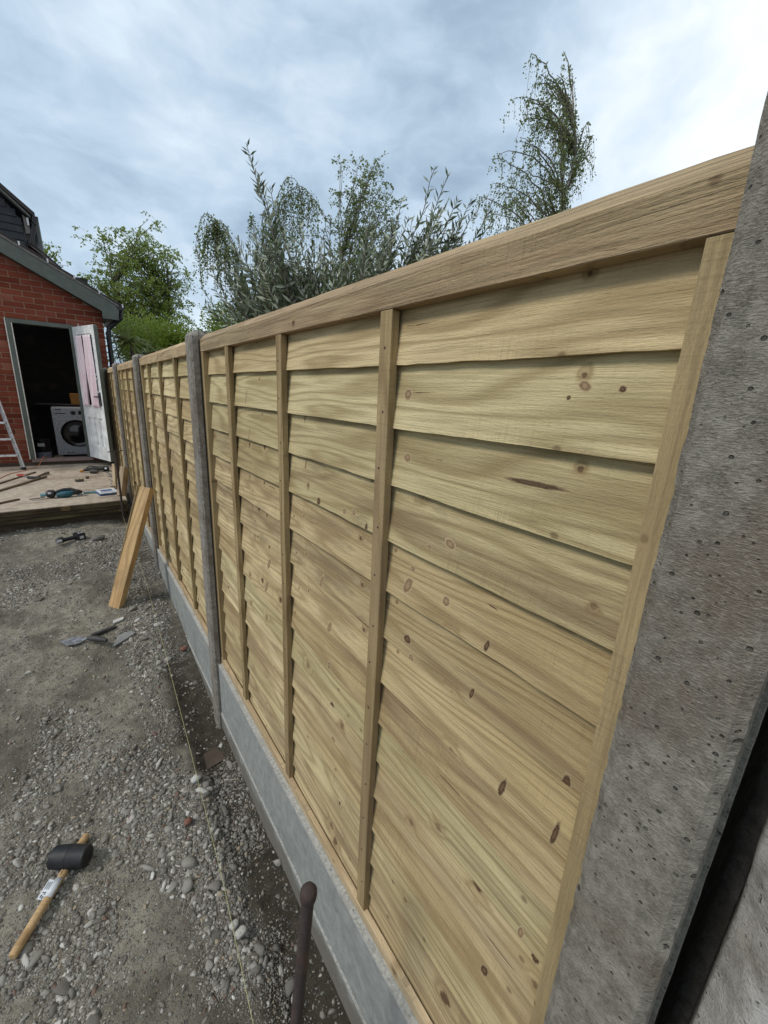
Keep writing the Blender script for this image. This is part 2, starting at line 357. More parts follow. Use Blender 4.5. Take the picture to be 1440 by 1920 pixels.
def knot_mat(name, mid, rim, edge):
    m_ = mat(name, mid, 0.8, spec=0.2); k = NT(m_.node_tree); b = k.n['Principled BSDF']
    a = k.new('ShaderNodeAttribute', attribute_name='tint', attribute_type='GEOMETRY')
    co = k.new('ShaderNodeTexCoord').outputs['Object']; n = k.noise(co, 260, 4, 0.7)
    t = k.ramp(k.math('ADD', a.outputs['Fac'], k.math('MULTIPLY', k.math('SUBTRACT', n, 0.5), 0.55)), [(0.0, mid), (0.30, mid), (0.52, rim), (0.68, rim), (0.92, edge)])
    t = k.mix(k.step(n, 0.60, 0.68, 0.0, 0.8), t, (0.04, 0.025, 0.015))
    k.l.new(t, b.inputs['Base Color']); k.l.new(k.bump(n, 0.8, 0.002), b.inputs['Normal'])
    return m_
M['knot'] = knot_mat('wood_knot', (0.34, 0.235, 0.135), (0.24, 0.155, 0.085), (0.48, 0.375, 0.22))
M['dark_knot'] = knot_mat('dark_knot', (0.16, 0.095, 0.05), (0.085, 0.05, 0.028), (0.36, 0.27, 0.15))
M['pocket'] = knot_mat('bark_pocket', (0.12, 0.075, 0.042), (0.095, 0.06, 0.034), (0.30, 0.22, 0.12))

def attr_stone():
    m_ = mat('gravel_stone', (0.2, 0.2, 0.2), 0.85, spec=0.25); k = NT(m_.node_tree); b = k.n['Principled BSDF']
    a = k.new('ShaderNodeAttribute', attribute_name='tint', attribute_type='GEOMETRY')
    co = k.new('ShaderNodeTexCoord').outputs['Object']
    t = k.ramp(a.outputs['Fac'], [(0.0, (0.085, 0.076, 0.063)), (0.25, (0.165, 0.152, 0.130)), (0.60, (0.265, 0.248, 0.215)), (0.80, (0.39, 0.37, 0.325)), (0.93, (0.62, 0.60, 0.545)), (0.965, (0.17, 0.105, 0.080)), (1.0, (0.33, 0.27, 0.19))])
    n = k.noise(co, 130, 4, 0.65)
    t = k.mix(k.step(n, 0.35, 0.75, 0.0, 0.55), t, (0.12, 0.11, 0.095))
    k.l.new(t, b.inputs['Base Color']); k.l.new(k.bump(n, 0.5, 0.003), b.inputs['Normal'])
    return m_
M['stone'] = attr_stone()

def ground_mat():
    m_ = mat('earth_and_gravel', (0.15, 0.14, 0.12), 0.95, spec=0.15); k = NT(m_.node_tree); b = k.n['Principled BSDF']
    co = k.new('ShaderNodeTexCoord').outputs['Object']
    a = k.new('ShaderNodeAttribute', attribute_name='soil', attribute_type='GEOMETRY')
    n1 = k.noise(co, 2.2, 4, 0.6); n2 = k.noise(co, 14, 5, 0.65); n3 = k.noise(co, 160, 5, 0.7)
    wc = k.vmath('ADD', co, k.vmath('MULTIPLY', k.noise(co, 45, 3, 0.6, out='Color'), (0.03, 0.03, 0.03)))
    wc = k.vmath('MULTIPLY', wc, (1.0, 1.0, 0.45))
    v = k.voro(wc, 130); vr = k.sep(v.outputs['Color'])
    v2 = k.voro(wc, 48); vr2 = k.sep(v2.outputs['Color'])
    dry = k.mix(k.step(n2, 0.3, 0.7), (0.215, 0.190, 0.148), (0.370, 0.335, 0.268))
    dry = k.mix(k.math('MULTIPLY', k.step(n1, 0.45, 0.65), 0.6), dry, (0.145, 0.130, 0.104))
    soil = k.mix(k.step(n2, 0.3, 0.7), (0.040, 0.033, 0.024), (0.082, 0.068, 0.050))
    t = k.mix(a.outputs['Fac'], dry, soil)
    g1 = k.math('MULTIPLY', k.step(v.outputs['Distance'], 0.42, 0.30), k.step(vr[0], 0.50, 0.55))
    g2 = k.math('MULTIPLY', k.step(v2.outputs['Distance'], 0.34, 0.26), k.step(vr2[0], 0.66, 0.70))
    gc = k.ramp(vr[1], [(0.0, (0.08, 0.077, 0.07)), (0.6, (0.165, 0.16, 0.15)), (1.0, (0.34, 0.33, 0.30))])
    gc2 = k.ramp(vr2[1], [(0.0, (0.09, 0.085, 0.075)), (0.6, (0.17, 0.165, 0.15)), (1.0, (0.30, 0.29, 0.26))])
    lim = k.math('SUBTRACT', 1.0, k.math('MULTIPLY', a.outputs['Fac'], 0.55))
    t = k.mix(k.math('MULTIPLY', g1, k.math('MULTIPLY', lim, 0.8)), t, gc)
    t = k.mix(k.math('MULTIPLY', g2, k.math('MULTIPLY', lim, 0.8)), t, gc2)
    t = k.mix(k.step(n3, 0.45, 0.75, 0.0, 0.45), t, (0.055, 0.048, 0.038))
    k.l.new(t, b.inputs['Base Color'])
    h = k.math('ADD', k.math('MULTIPLY', g1, 0.5), k.math('MULTIPLY', g2, 1.0))
    h = k.math('ADD', h, k.math('MULTIPLY', n3, 1.1)); h = k.math('ADD', h, k.math('MULTIPLY', n2, 2.0))
    k.l.new(k.bump(h, 1.0, 0.010), b.inputs['Normal'])
    return m_
M['ground'] = ground_mat()

# ------------------------------------------------------------------ building helpers
def frame(a, b_, roll=0.0):
    """matrix whose Z runs from a to b"""
    a = Vector(a); b_ = Vector(b_); z = (b_ - a).normalized()
    q = z.to_track_quat('Z', 'Y')
    return Matrix.Translation(a) @ q.to_matrix().to_4x4() @ Matrix.Rotation(roll, 4, 'Z')

class MB:
    def __init__(s): s.v = []; s.f = []; s.mi = []; s.cur = 0; s.m = Matrix.Identity(4)
    def add(s, vs, fs):
        o = len(s.v); s.v += [tuple(s.m @ Vector(p)) for p in vs]
        s.f += [tuple(o + i for i in q) for q in fs]; s.mi += [s.cur] * len(fs)
        return s
    def box(s, lo, hi):
        x0, y0, z0 = lo; x1, y1, z1 = hi
        return s.add([(x0, y0, z0), (x1, y0, z0), (x1, y1, z0), (x0, y1, z0), (x0, y0, z1), (x1, y0, z1), (x1, y1, z1), (x0, y1, z1)],
                     [(0, 3, 2, 1), (4, 5, 6, 7), (0, 1, 5, 4), (1, 2, 6, 5), (2, 3, 7, 6), (3, 0, 4, 7)])
    def prism(s, poly, a, b_, axis='z'):
        """extrude a counter-clockwise polygon between a and b along an axis"""
        def P(u, v, t): return {'z': (u, v, t), 'y': (u, t, v), 'x': (t, u, v)}[axis]
        n = len(poly); vs = [P(u, v, a) for u, v in poly] + [P(u, v, b_) for u, v in poly]
        fs = [tuple(range(n))[::-1], tuple(range(n, 2 * n))] + [(i, (i + 1) % n, n + (i + 1) % n, n + i) for i in range(n)]
        return s.add(vs, fs)
    def tube(s, pts, rad, n=8, cap=True, squash=1.0):
        pts = [Vector([float(c) for c in p]) for p in pts]
        if not hasattr(rad, '__len__'): rad = [rad] * len(pts)
        vs = []; ref = Vector((0, 0, 1))
        for i, p in enumerate(pts):
            t = (pts[min(i + 1, len(pts) - 1)] - pts[max(i - 1, 0)]).normalized()
            if abs(t.dot(ref)) > 0.95: ref = Vector((1, 0, 0)) if abs(t.x) < 0.9 else Vector((0, 1, 0))
            u = t.cross(ref).normalized(); v_ = t.cross(u).normalized()
            for k in range(n):
                a = 2 * math.pi * k / n
                vs.append(p + float(rad[i]) * (math.cos(a) * u + math.sin(a) * v_ * squash))
        fs = []
        for i in range(len(pts) - 1):
            for k in range(n):
                fs.append((i * n + k, i * n + (k + 1) % n, (i + 1) * n + (k + 1) % n, (i + 1) * n + k))
        if cap: fs += [tuple(range(n)), tuple(range((len(pts) - 1) * n, len(pts) * n))[::-1]]
        return s.add(vs, fs)
    def lathe(s, prof, n=20):
        """profile of (radius, z)"""
        vs = []; fs = []
        for r, z in prof:
            for k in range(n):
                a = 2 * math.pi * k / n; vs.append((r * math.cos(a), r * math.sin(a), z))
        for i in range(len(prof) - 1):
            for k in range(n): fs.append((i * n + k, i * n + (k + 1) % n, (i + 1) * n + (k + 1) % n, (i + 1) * n + k))
        fs += [tuple(range(n))[::-1], tuple(range((len(prof) - 1) * n, len(prof) * n))]
        return s.add(vs, fs)
    def build(s, name, mats, parent=None, bevel=0, smooth=False, color=None, seg=2):
        me = bpy.data.meshes.new(name); me.from_pydata(s.v, [], s.f)
        for m_ in (mats if isinstance(mats, (list, tuple)) else [mats]): me.materials.append(m_)
        me.polygons.foreach_set('material_index', s.mi)
        bm = bmesh.new(); bm.from_mesh(me)
        bmesh.ops.recalc_face_normals(bm, faces=bm.faces)
        if bevel:
            es = [e for e in bm.edges if len(e.link_faces) == 2 and e.calc_face_angle(0) > 0.5]
            bmesh.ops.bevel(bm, geom=es, offset=bevel, segments=seg, profile=0.6, affect='EDGES', clamp_overlap=True)
        bm.to_mesh(me); bm.free()
        if smooth:
            me.polygons.foreach_set('use_smooth', [True] * len(me.polygons))
            try: me.set_sharp_from_angle(angle=R_(38))
            except Exception: pass
        o = bpy.data.objects.new(name, me); COL.objects.link(o)
        if parent: o.parent = parent
        if color: o.color = color
        return o

def tag(o, label=None, cat=None, group=None, kind=None):
    if label: o['label'] = label
    if cat: o['category'] = cat
    if group: o['group'] = group
    if kind: o['kind'] = kind
    return o

def empty(name, loc, label, cat, group=None, rot=(0, 0, 0)):
    o = bpy.data.objects.new(name, None); COL.objects.link(o); o.location = loc; o.rotation_euler = rot
    o.empty_display_size = 0.1
    return tag(o, label, cat, group)

def raw_mesh(name, verts, faces, mats, tint=None, parent=None, smooth=False):
    """verts Nx3, faces MxK numpy arrays"""
    me = bpy.data.meshes.new(name)
    me.vertices.add(len(verts)); me.vertices.foreach_set('co', np.asarray(verts, dtype=np.float32).ravel())
    k = faces.shape[1]
    me.loops.add(faces.size); me.loops.foreach_set('vertex_index', faces.ravel().astype(np.int32))
    me.polygons.add(len(faces)); me.polygons.foreach_set('loop_start', (np.arange(len(faces)) * k).astype(np.int32))
    me.polygons.foreach_set('loop_total', np.full(len(faces), k, dtype=np.int32))
    if smooth: me.polygons.foreach_set('use_smooth', np.ones(len(faces), dtype=bool))
    me.update(calc_edges=True); me.validate()
    if tint is not None:
        for an, arr in tint.items():
            at = me.attributes.new(an, 'FLOAT', 'POINT'); at.data.foreach_set('value', np.asarray(arr, dtype=np.float32))
    me.materials.append(mats)
    o = bpy.data.objects.new(name, me); COL.objects.link(o)
    if parent: o.parent = parent
    return o

def vnoise(x, y, seed=0):
    xi = np.floor(x).astype(np.int64); yi = np.floor(y).astype(np.int64); fx = x - xi; fy = y - yi
    fx = fx * fx * (3 - 2 * fx); fy = fy * fy * (3 - 2 * fy)
    def h(a, b):
        n = (a * 374761393 + b * 668265263 + seed * 1442695041) & 0x7fffffff
        n = ((n ^ (n >> 13)) * 1274126177) & 0x7fffffff
        return ((n ^ (n >> 16)) & 0xffff) / 65535.0
    return (h(xi, yi) * (1 - fx) + h(xi + 1, yi) * fx) * (1 - fy) + (h(xi, yi + 1) * (1 - fx) + h(xi + 1, yi + 1) * fx) * fy

def fbm(x, y, seed=0, oct=4, gain=0.5):
    a = 1.0; s = 0; t = 0
    for i in range(oct):
        s = s + a * vnoise(x * 2 ** i, y * 2 ** i, seed + i); t += a; a *= gain
    return s / t

def gz(x, y):
    """ground height: level near the camera, rising towards the garage"""
    x = np.asarray(x, float); y = np.asarray(y, float)
    z = np.interp(y, [0, 1.5, 2.2, 3, 4, 5, 6, 8], [-1.8, -1.8, -1.77, -1.66, -1.55, -1.46, -1.42, -1.42])
    near = np.exp(-((y - 2.5) / 4.5) ** 4)
    z = z + near * 0.050 * (fbm(x * 2.2, y * 2.2, 3, 3) - 0.5)
    z = z + near * 0.028 * (fbm(x * 11, y * 11, 9, 4, 0.6) - 0.5)
    z = z - 0.035 * np.exp(-((x - 0.36) / 0.07) ** 2) * (y < 2.6) * (y > 0)
    return z

def soil(x, y):
    n = fbm(x * 5, y * 5, 21, 3)
    a = np.clip((x - 0.235 + 0.16 * (n - 0.5)) / 0.09, 0, 1) * np.clip((3.6 - y) / 1.2, 0.35, 1)
    b = np.clip((0.95 + 0.9 * (n - 0.5) - y) / 0.8, 0, 0.75)
    c = np.clip((fbm(x * 3.1, y * 3.1, 33, 3) - 0.55) * 4.0, 0, 0.5)
    return np.clip(a + b + c, 0, 1)

# ------------------------------------------------------------------ ground
def axis_pts(fine, coarse_lo, coarse_hi):
    return np.concatenate([coarse_lo, fine, coarse_hi])
xs = axis_pts(np.arange(-1.5, 0.5, 0.0065), np.array([-90, -40, -20, -10, -6, -4, -3, -2.4, -2.0, -1.75]), np.array([0.52, 0.6, 0.8, 1.2, 2, 4, 8, 16, 40, 90]))
yf = [0.25]
while yf[-1] < 5.6: yf.append(yf[-1] + 0.0055 + 0.0028 * yf[-1])
ys = axis_pts(np.array(yf), np.array([-60, -20, -8, -4, -2, -1, -0.5, -0.2, 0.0, 0.12]), np.array([5.8, 6.2, 7, 8, 10, 14, 20, 40, 90, 160]))
gx, gy = np.meshgrid(xs, ys)
gzv = gz(gx, gy)
nx = len(xs); ny = len(ys)
ii = (np.arange(ny - 1)[:, None] * nx + np.arange(nx - 1)[None, :]).ravel()
faces = np.stack([ii, ii + 1, ii + 1 + nx, ii + nx], axis=1)
ground = raw_mesh('ground', np.stack([gx.ravel(), gy.ravel(), gzv.ravel()], 1), faces, M['ground'], {'soil': soil(gx, gy).ravel()}, smooth=True)
tag(ground, 'grey brown earth with trodden gravel in front of the new fence', kind='structure')

# ------------------------------------------------------------------ gravel
def ico(sub):
    bm = bmesh.new(); bmesh.ops.create_icosphere(bm, subdivisions=sub, radius=1.0)
    v = np.array([q.co[:] for q in bm.verts]); f = np.array([[q.index for q in p.verts] for p in bm.faces]); bm.free()
    return v, f
ICO1, ICO2 = ico(1), ico(2)

def stones_mesh(pos, size, tint, base, rough=0.28):
    bv, bf = base; n = len(pos); nv = len(bv)
    # broken stones: each one is the unit ball cut by a few random planes
    K = 8; N = rng.normal(size=(n, K, 3)); N /= np.linalg.norm(N, axis=2, keepdims=True); dcut = rng.uniform(0.32, 0.66, (n, K))
    bu_ = bv / np.linalg.norm(bv, axis=1, keepdims=True)
    R1 = np.full((n, nv), 1.15)
    for q in range(K):
        dp = bu_ @ N[:, q].T; dp = dp.T
        R1 = np.minimum(R1, np.where(dp > 0.2, dcut[:, q:q + 1] / np.maximum(dp, 0.2), 9))
    V = bu_[None] * R1[..., None] * 1.65 * (1 + 0.25 * rough * rng.normal(size=(n, nv, 1)))
    sc = np.stack([rng.uniform(0.75, 1.45, n), rng.uniform(0.6, 1.05, n), rng.uniform(0.35, 0.7, n)], 1)
    V = V * sc[:, None, :]
    th = rng.uniform(0, 2 * np.pi, n); ti = rng.normal(0, 0.35, n)
    c, s = np.cos(ti), np.sin(ti)
    y = V[..., 1] * c[:, None] - V[..., 2] * s[:, None]; z = V[..., 1] * s[:, None] + V[..., 2] * c[:, None]
    c, s = np.cos(th), np.sin(th)
    x2 = V[..., 0] * c[:, None] - y * s[:, None]; y2 = V[..., 0] * s[:, None] + y * c[:, None]
    V = np.stack([x2, y2, z], -1) * size[:, None, None] + pos[:, None, :]
    F = (bf[None] + (np.arange(n) * nv)[:, None, None]).reshape(-1, 3)
    return V.reshape(-1, 3), F, np.repeat(tint, nv)

def scatter(n, smin, smax, power, ymax, cluster=0.5, ex=1.45):
    out = []
    while sum(len(o) for o in out) < n:
        k = n * 3
        y = 0.3 + (ymax - 0.3) * rng.random(k) ** ex
        xl = -0.24 * y - 0.30
        x = xl + (0.452 - xl) * rng.random(k)
        d_ = fbm(x * 4, y * 2.6, 50, 3)
        d_ = d_ + 0.22 * np.exp(-((x - 0.19) / 0.09) ** 2) * (y > 0.9) + 0.18 * np.exp(-(((x + 0.36) / 0.25) ** 2 + ((y - 1.95) / 0.35) ** 2))
        d_ = d_ - 0.10 * (y < 1.25)
        keep = rng.random(k) < np.clip((d_ - cluster) * 6 + 0.22, 0.05, 1)
        out.append(np.stack([x[keep], y[keep]], 1))
    p = np.concatenate(out)[:n]
    s = smin * (1 - rng.random(n) * (1 - (smin / smax) ** power)) ** (-1 / power)
    z = gz(p[:, 0], p[:, 1]) + s * rng.uniform(-0.12, 0.15, n)
    return np.column_stack([p, z]), s

parts = []
for n, a, b_, pw, ymx, cl, base, ex_ in ((66000, 0.0017, 0.005, 1.8, 5.2, 0.46, ICO1, 1.4), (11500, 0.004, 0.010, 2.3, 5.6, 0.55, ICO1, 1.4), (8000, 0.006, 0.014, 2.5, 5.6, 0.52, ICO1, 0.7), (750, 0.008, 0.017, 2.6, 5.6, 0.56, ICO2, 1.2)):
    p, s = scatter(n, a, b_, pw, ymx, cl, ex_)
    t = np.clip(rng.beta(2.0, 2.3, n) + (rng.random(n) < 0.07) * 0.32 - 0.10 * soil(p[:, 0], p[:, 1]), 0, 0.94)
    red = rng.random(n) < 0.025; t[red] = 0.965; tan = rng.random(n) < 0.03; t[tan] = 1.0
    parts.append(stones_mesh(p, s, t, base, 0.16 if base is ICO1 else 0.10))
off = 0; Vs, Fs, Ts = [], [], []
for V, F, T in parts: Vs.append(V); Fs.append(F + off); Ts.append(T); off += len(V)
gravel = raw_mesh('gravel', np.concatenate(Vs), np.concatenate(Fs), M['stone'], {'tint': np.concatenate(Ts)})
tag(gravel, 'loose grey gravel and chippings trodden into the earth', kind='stuff')

# larger loose stones, one object each
p, s = scatter(110, 0.011, 0.021, 2.0, 3.6, 0.58, 1.3)
for i in range(110):
    V, F, T = stones_mesh(np.zeros((1, 3)), np.ones(1), np.array([float(np.clip(rng.beta(2.6, 2.0), 0.2, 0.93))]), ICO2, 0.085)
    o = raw_mesh('stone', V, F, M['stone'], {'tint': T}); o.location = p[i] + np.array([0, 0, s[i] * 0.15]); o.scale = (s[i],) * 3
    tag(o, 'loose grey stone lying among the gravel', 'stone', 'loose grey stones scattered over the ground')

def rock(loc, size, m_, label, name='stone', sq=(1.2, 0.9, 0.7), rot=0.3, seed=1):
    r = np.random.default_rng(seed); bv, bf = ICO2
    V = np.sign(bv) * np.abs(bv) ** 0.75 * (1 + 0.11 * r.normal(size=(len(bv), 1))) * np.array(sq) * size
    o = raw_mesh(name, V, bf, m_, {'tint': np.full(len(V), 0.85)}); o.location = loc; o.rotation_euler = (0.2, 0.1, rot)
    return tag(o, label, 'stone' if name == 'stone' else 'brick fragment')
rock((0.256, 1.711, -1.775), 0.017, M['chunk'], 'angular white stone touching the yellow string line', seed=3)
rock((0.182, 1.525, -1.785), 0.014, M['brickbit'], 'red brown brick fragment left of the string near the white stone', 'brick_fragment', seed=4)
rock((0.405, 2.70, -1.69), 0.018, M['brickbit'], 'dull red brick fragment against the concrete board at the post', 'brick_fragment', seed=5)
rock((0.245, 1.02, -1.785), 0.017, M['stone'], 'rounded grey pebble right of the string, the nearer of a touching pair', seed=6)
rock((0.232, 1.055, -1.787), 0.015, M['stone'], 'rounded pale pebble right of the string, the farther of a touching pair', seed=7)
rock((0.055, 4.69, -1.462), 0.045, M['verge'], 'craggy brown stone lump beside the black cordless tool', sq=(1.3, 0.7, 0.6), rot=0.6, seed=8)

# ------------------------------------------------------------------ the fence
PY = [0.042, 1.972, 3.902, 5.832, 7.74]                    # near edge of each post
PW = 0.098
Z_TOP = 0.205; Z_GB = -1.385                               # rail top, top of the upper gravel board
XF = 0.47                                                  # front plane of battens and frame

def post(y0, ztop, m_, label, dense=False):
    """H-section concrete post with a slot on both sides and a pointed top"""
    x0, x1, xa, xb = 0.430, 0.535, 0.462, 0.515; y1 = y0 + PW; g = 0.022; c = 0.009
    prof = [(x0 + c, y0), (xa, y0), (xa + 0.004, y0 + g), (xb - 0.004, y0 + g), (xb, y0), (x1 - c, y0), (x1, y0 + c), (x1, y1 - c), (x1 - c, y1), (xb, y1), (xb - 0.004, y1 - g),
            (xa + 0.004, y1 - g), (xa, y1), (x0 + c, y1), (x0, y1 - c), (x0, y0 + c)]
    if dense:                                              # split the two front arrises and the front face finely
        pr = []
        n = len(prof)
        for i in range(n):
            a, b_ = prof[i], prof[(i + 1) % n]
            L = math.dist(a, b_); k = max(1, int(L / 0.006)) if (a[0] < 0.44 and b_[0] < 0.44) else 1
            pr += [(a[0] + (b_[0] - a[0]) * j / k, a[1] + (b_[1] - a[1]) * j / k) for j in range(k)]
        prof = pr
    zs = np.linspace(-2.2, ztop, 520 if dense else 60)
    cx, cy = (x0 + x1) / 2, (y0 + y1) / 2
    V = []; r = np.random.default_rng(int(y0 * 100) + 5)
    ph = r.random() * 50
    pa = np.array(prof); sh = [(z, 1.0, 0.0) for z in zs] + [(ztop + 0.012, 0.86, 0), (ztop + 0.022, 0.55, 0), (ztop + 0.027, 0.15, 0)]
    for z, k, _ in sh:
        q = pa.copy()
        u = np.arctan2(q[:, 1] - cy, q[:, 0] - cx) * 0.09
        amp = 0.0011 if dense else 0.0010
        nz = (fbm(u * 90 + ph, np.full(len(q), z * 28 + ph), 4, 4, 0.65) - 0.5) * 2 * amp
        arr = np.exp(-((np.abs(q[:, 1] - cy) - 0.048) / 0.006) ** 2) * np.exp(-((q[:, 0] - 0.432) / 0.010) ** 2)
        chip = -np.clip(fbm(u * 30 + ph, np.full(len(q), z * 60 + ph), 8, 3) - 0.55, 0, 1) * 0.013 * arr
        dv = q - np.array([cx, cy]); dn = dv / np.linalg.norm(dv, axis=1, keepdims=True)
        q = q + dn * (nz + chip)[:, None]
        if k < 1: q = np.array([cx, cy]) + (q - np.array([cx, cy])) * k
        V += [(a - XF, b_ - y0, z) for a, b_ in q]
    n = len(prof); m2 = len(sh)
    F = [(i * n + j, i * n + (j + 1) % n, (i + 1) * n + (j + 1) % n, (i + 1) * n + j) for i in range(m2 - 1) for j in range(n)]
    me = bpy.data.meshes.new('concrete_post'); me.from_pydata(V, [], F + [tuple(range((m2 - 1) * n, m2 * n))]); me.materials.append(m_)
    me.polygons.foreach_set('use_smooth', [True] * len(me.polygons)); me.set_sharp_from_angle(angle=R_(30))
    o = bpy.data.objects.new('concrete_post', me); COL.objects.link(o); o.location = (XF, y0, 0)
    return tag(o, label, 'fence post', 'concrete fence posts')

post(PY[0], 0.60, M['post'], 'large pitted concrete post filling the near right end of the fence', True)
post(PY[1], 0.212, M['post_old'], 'weathered concrete post with domed top, second along the fence')
post(PY[2], 0.212, M['post_old'], 'weathered concrete post right behind the leaning pine timber, third along')
post(PY[3], 0.212, M['post_old'], 'weathered concrete post beside the patio edge, fourth along the fence')
post(PY[4], 0.212, M['post_old'], 'last weathered concrete post beside the open garage door')

bay_words = ['in the bay nearest the camera', 'in the bay behind the leaning pine timber',
             'in the third bay, ending at the patio', 'in the farthest bay by the open door']
STEP = 0.1125
FACES = []
def knot(y, z, ry, rz, name='knot', m_='knot', rot=0.0, seed=0):
    """a knot or bark pocket let into the face of the board found at (y, z); child of that board"""
    best = None
    for o, ys_, bow, w1, zb, ht in FACES:
        lo = zb + float(np.interp(y, ys_, w1))
        if lo <= z and ys_[0] < y < ys_[-1] and (best is None or lo > best[1]): best = (o, lo, ys_, bow, w1, zb, ht)
    if not best: return
    o, lo, ys_, bow, w1, zb, ht = best
    r = np.random.default_rng(seed + int(abs(y * 9973 + z * 7919)))
    V, T, F = [], [], []; n = 22
    rr = [0.0, 0.45, 0.8, 1.0]; amp = 1 + 0.22 * (r.random(n) - 0.5); ca, sa = math.cos(rot), math.sin(rot)
    for q in rr:
        for k in range(n if q else 1):
            a = 2 * math.pi * k / n; u = math.cos(a) * ry * q * amp[k]; v = math.sin(a) * rz * q * amp[k]
            yy_ = y + u * ca - v * sa; z2 = z + u * sa + v * ca
            z2 = max(z2, zb + float(np.interp(yy_, ys_, w1)) + 0.001)
            b_ = float(np.interp(yy_, ys_, bow)); zz = zb + float(np.interp(yy_, ys_, w1)); xb = 0.4845 + b_; xt = 0.5000 + b_ * 0.6; xm = (xb + xt) / 2 + b_ * 0.4
            x = float(np.interp(z2, [zz, zz + ht * 0.5, zb + ht], [xb, xm, xt]))
            V.append((x - 0.0005 + 0.0004 * q, yy_, z2)); T.append(q)
    for k in range(n): F.append((0, 1 + k, 1 + (k + 1) % n, 1 + (k + 1) % n))
    me = bpy.data.meshes.new(name); fs = [(0, 1 + (k + 1) % n, 1 + k) for k in range(n)]
    for j in range(2):
        for k in range(n): fs.append((1 + j * n + k, 1 + j * n + (k + 1) % n, 1 + (j + 1) * n + (k + 1) % n, 1 + (j + 1) * n + k))
    me.from_pydata(V, [], fs); me.materials.append(M[m_]); at = me.attributes.new('tint', 'FLOAT', 'POINT'); at.data.foreach_set('value', T)
    me.polygons.foreach_set('use_smooth', [True] * len(me.polygons))
    q = bpy.data.objects.new(name, me); COL.objects.link(q); q.parent = o
def lap_board(y0, y1, zb, ht, r, dense, parent, color, thick=0.009):
    """one overlapping feather board: its lower edge stands proud and waves a little"""
    n = 56 if dense else 18
    ph = r.random() * 90; ys_ = np.linspace(y0, y1, n)
    w1 = (fbm(ys_ * 2.5 + ph, np.full(n, 1.0), 5, 3) - 0.5) * 0.007 + (fbm(ys_ * 22 + ph, np.full(n, 4.0), 6, 3, 0.7) - 0.5) * 0.0034
    bow = (fbm(ys_ * 1.3 + ph, np.full(n, 7.0), 9, 2) - 0.5) * 0.0045
    V, F = [], []
    for i in range(n):
        y = ys_[i]; zz = zb + w1[i]; xb = 0.4845 + bow[i]; xt = 0.5000 + bow[i] * 0.6
        xm = (xb + xt) / 2 + bow[i] * 0.4
        V += [(xb, y, zz), (xm, y, zz + ht * 0.5), (xt, y, zb + ht), (xt + 0.004, y, zb + ht), (xb + thick + 0.004, y, zz + ht * 0.4), (xb + thick, y, zz)]
    for i in range(n - 1):
        for j in range(6):
            F.append((i * 6 + j, i * 6 + (j + 1) % 6, (i + 1) * 6 + (j + 1) % 6, (i + 1) * 6 + j))
    F += [tuple(range(6))[::-1], tuple(range((n - 1) * 6, n * 6))]
    mb = MB(); mb.add(V, F); o = mb.build('board', M['board'], parent, color=color)
    FACES.append((o, ys_, bow, w1, zb, ht))
    return o

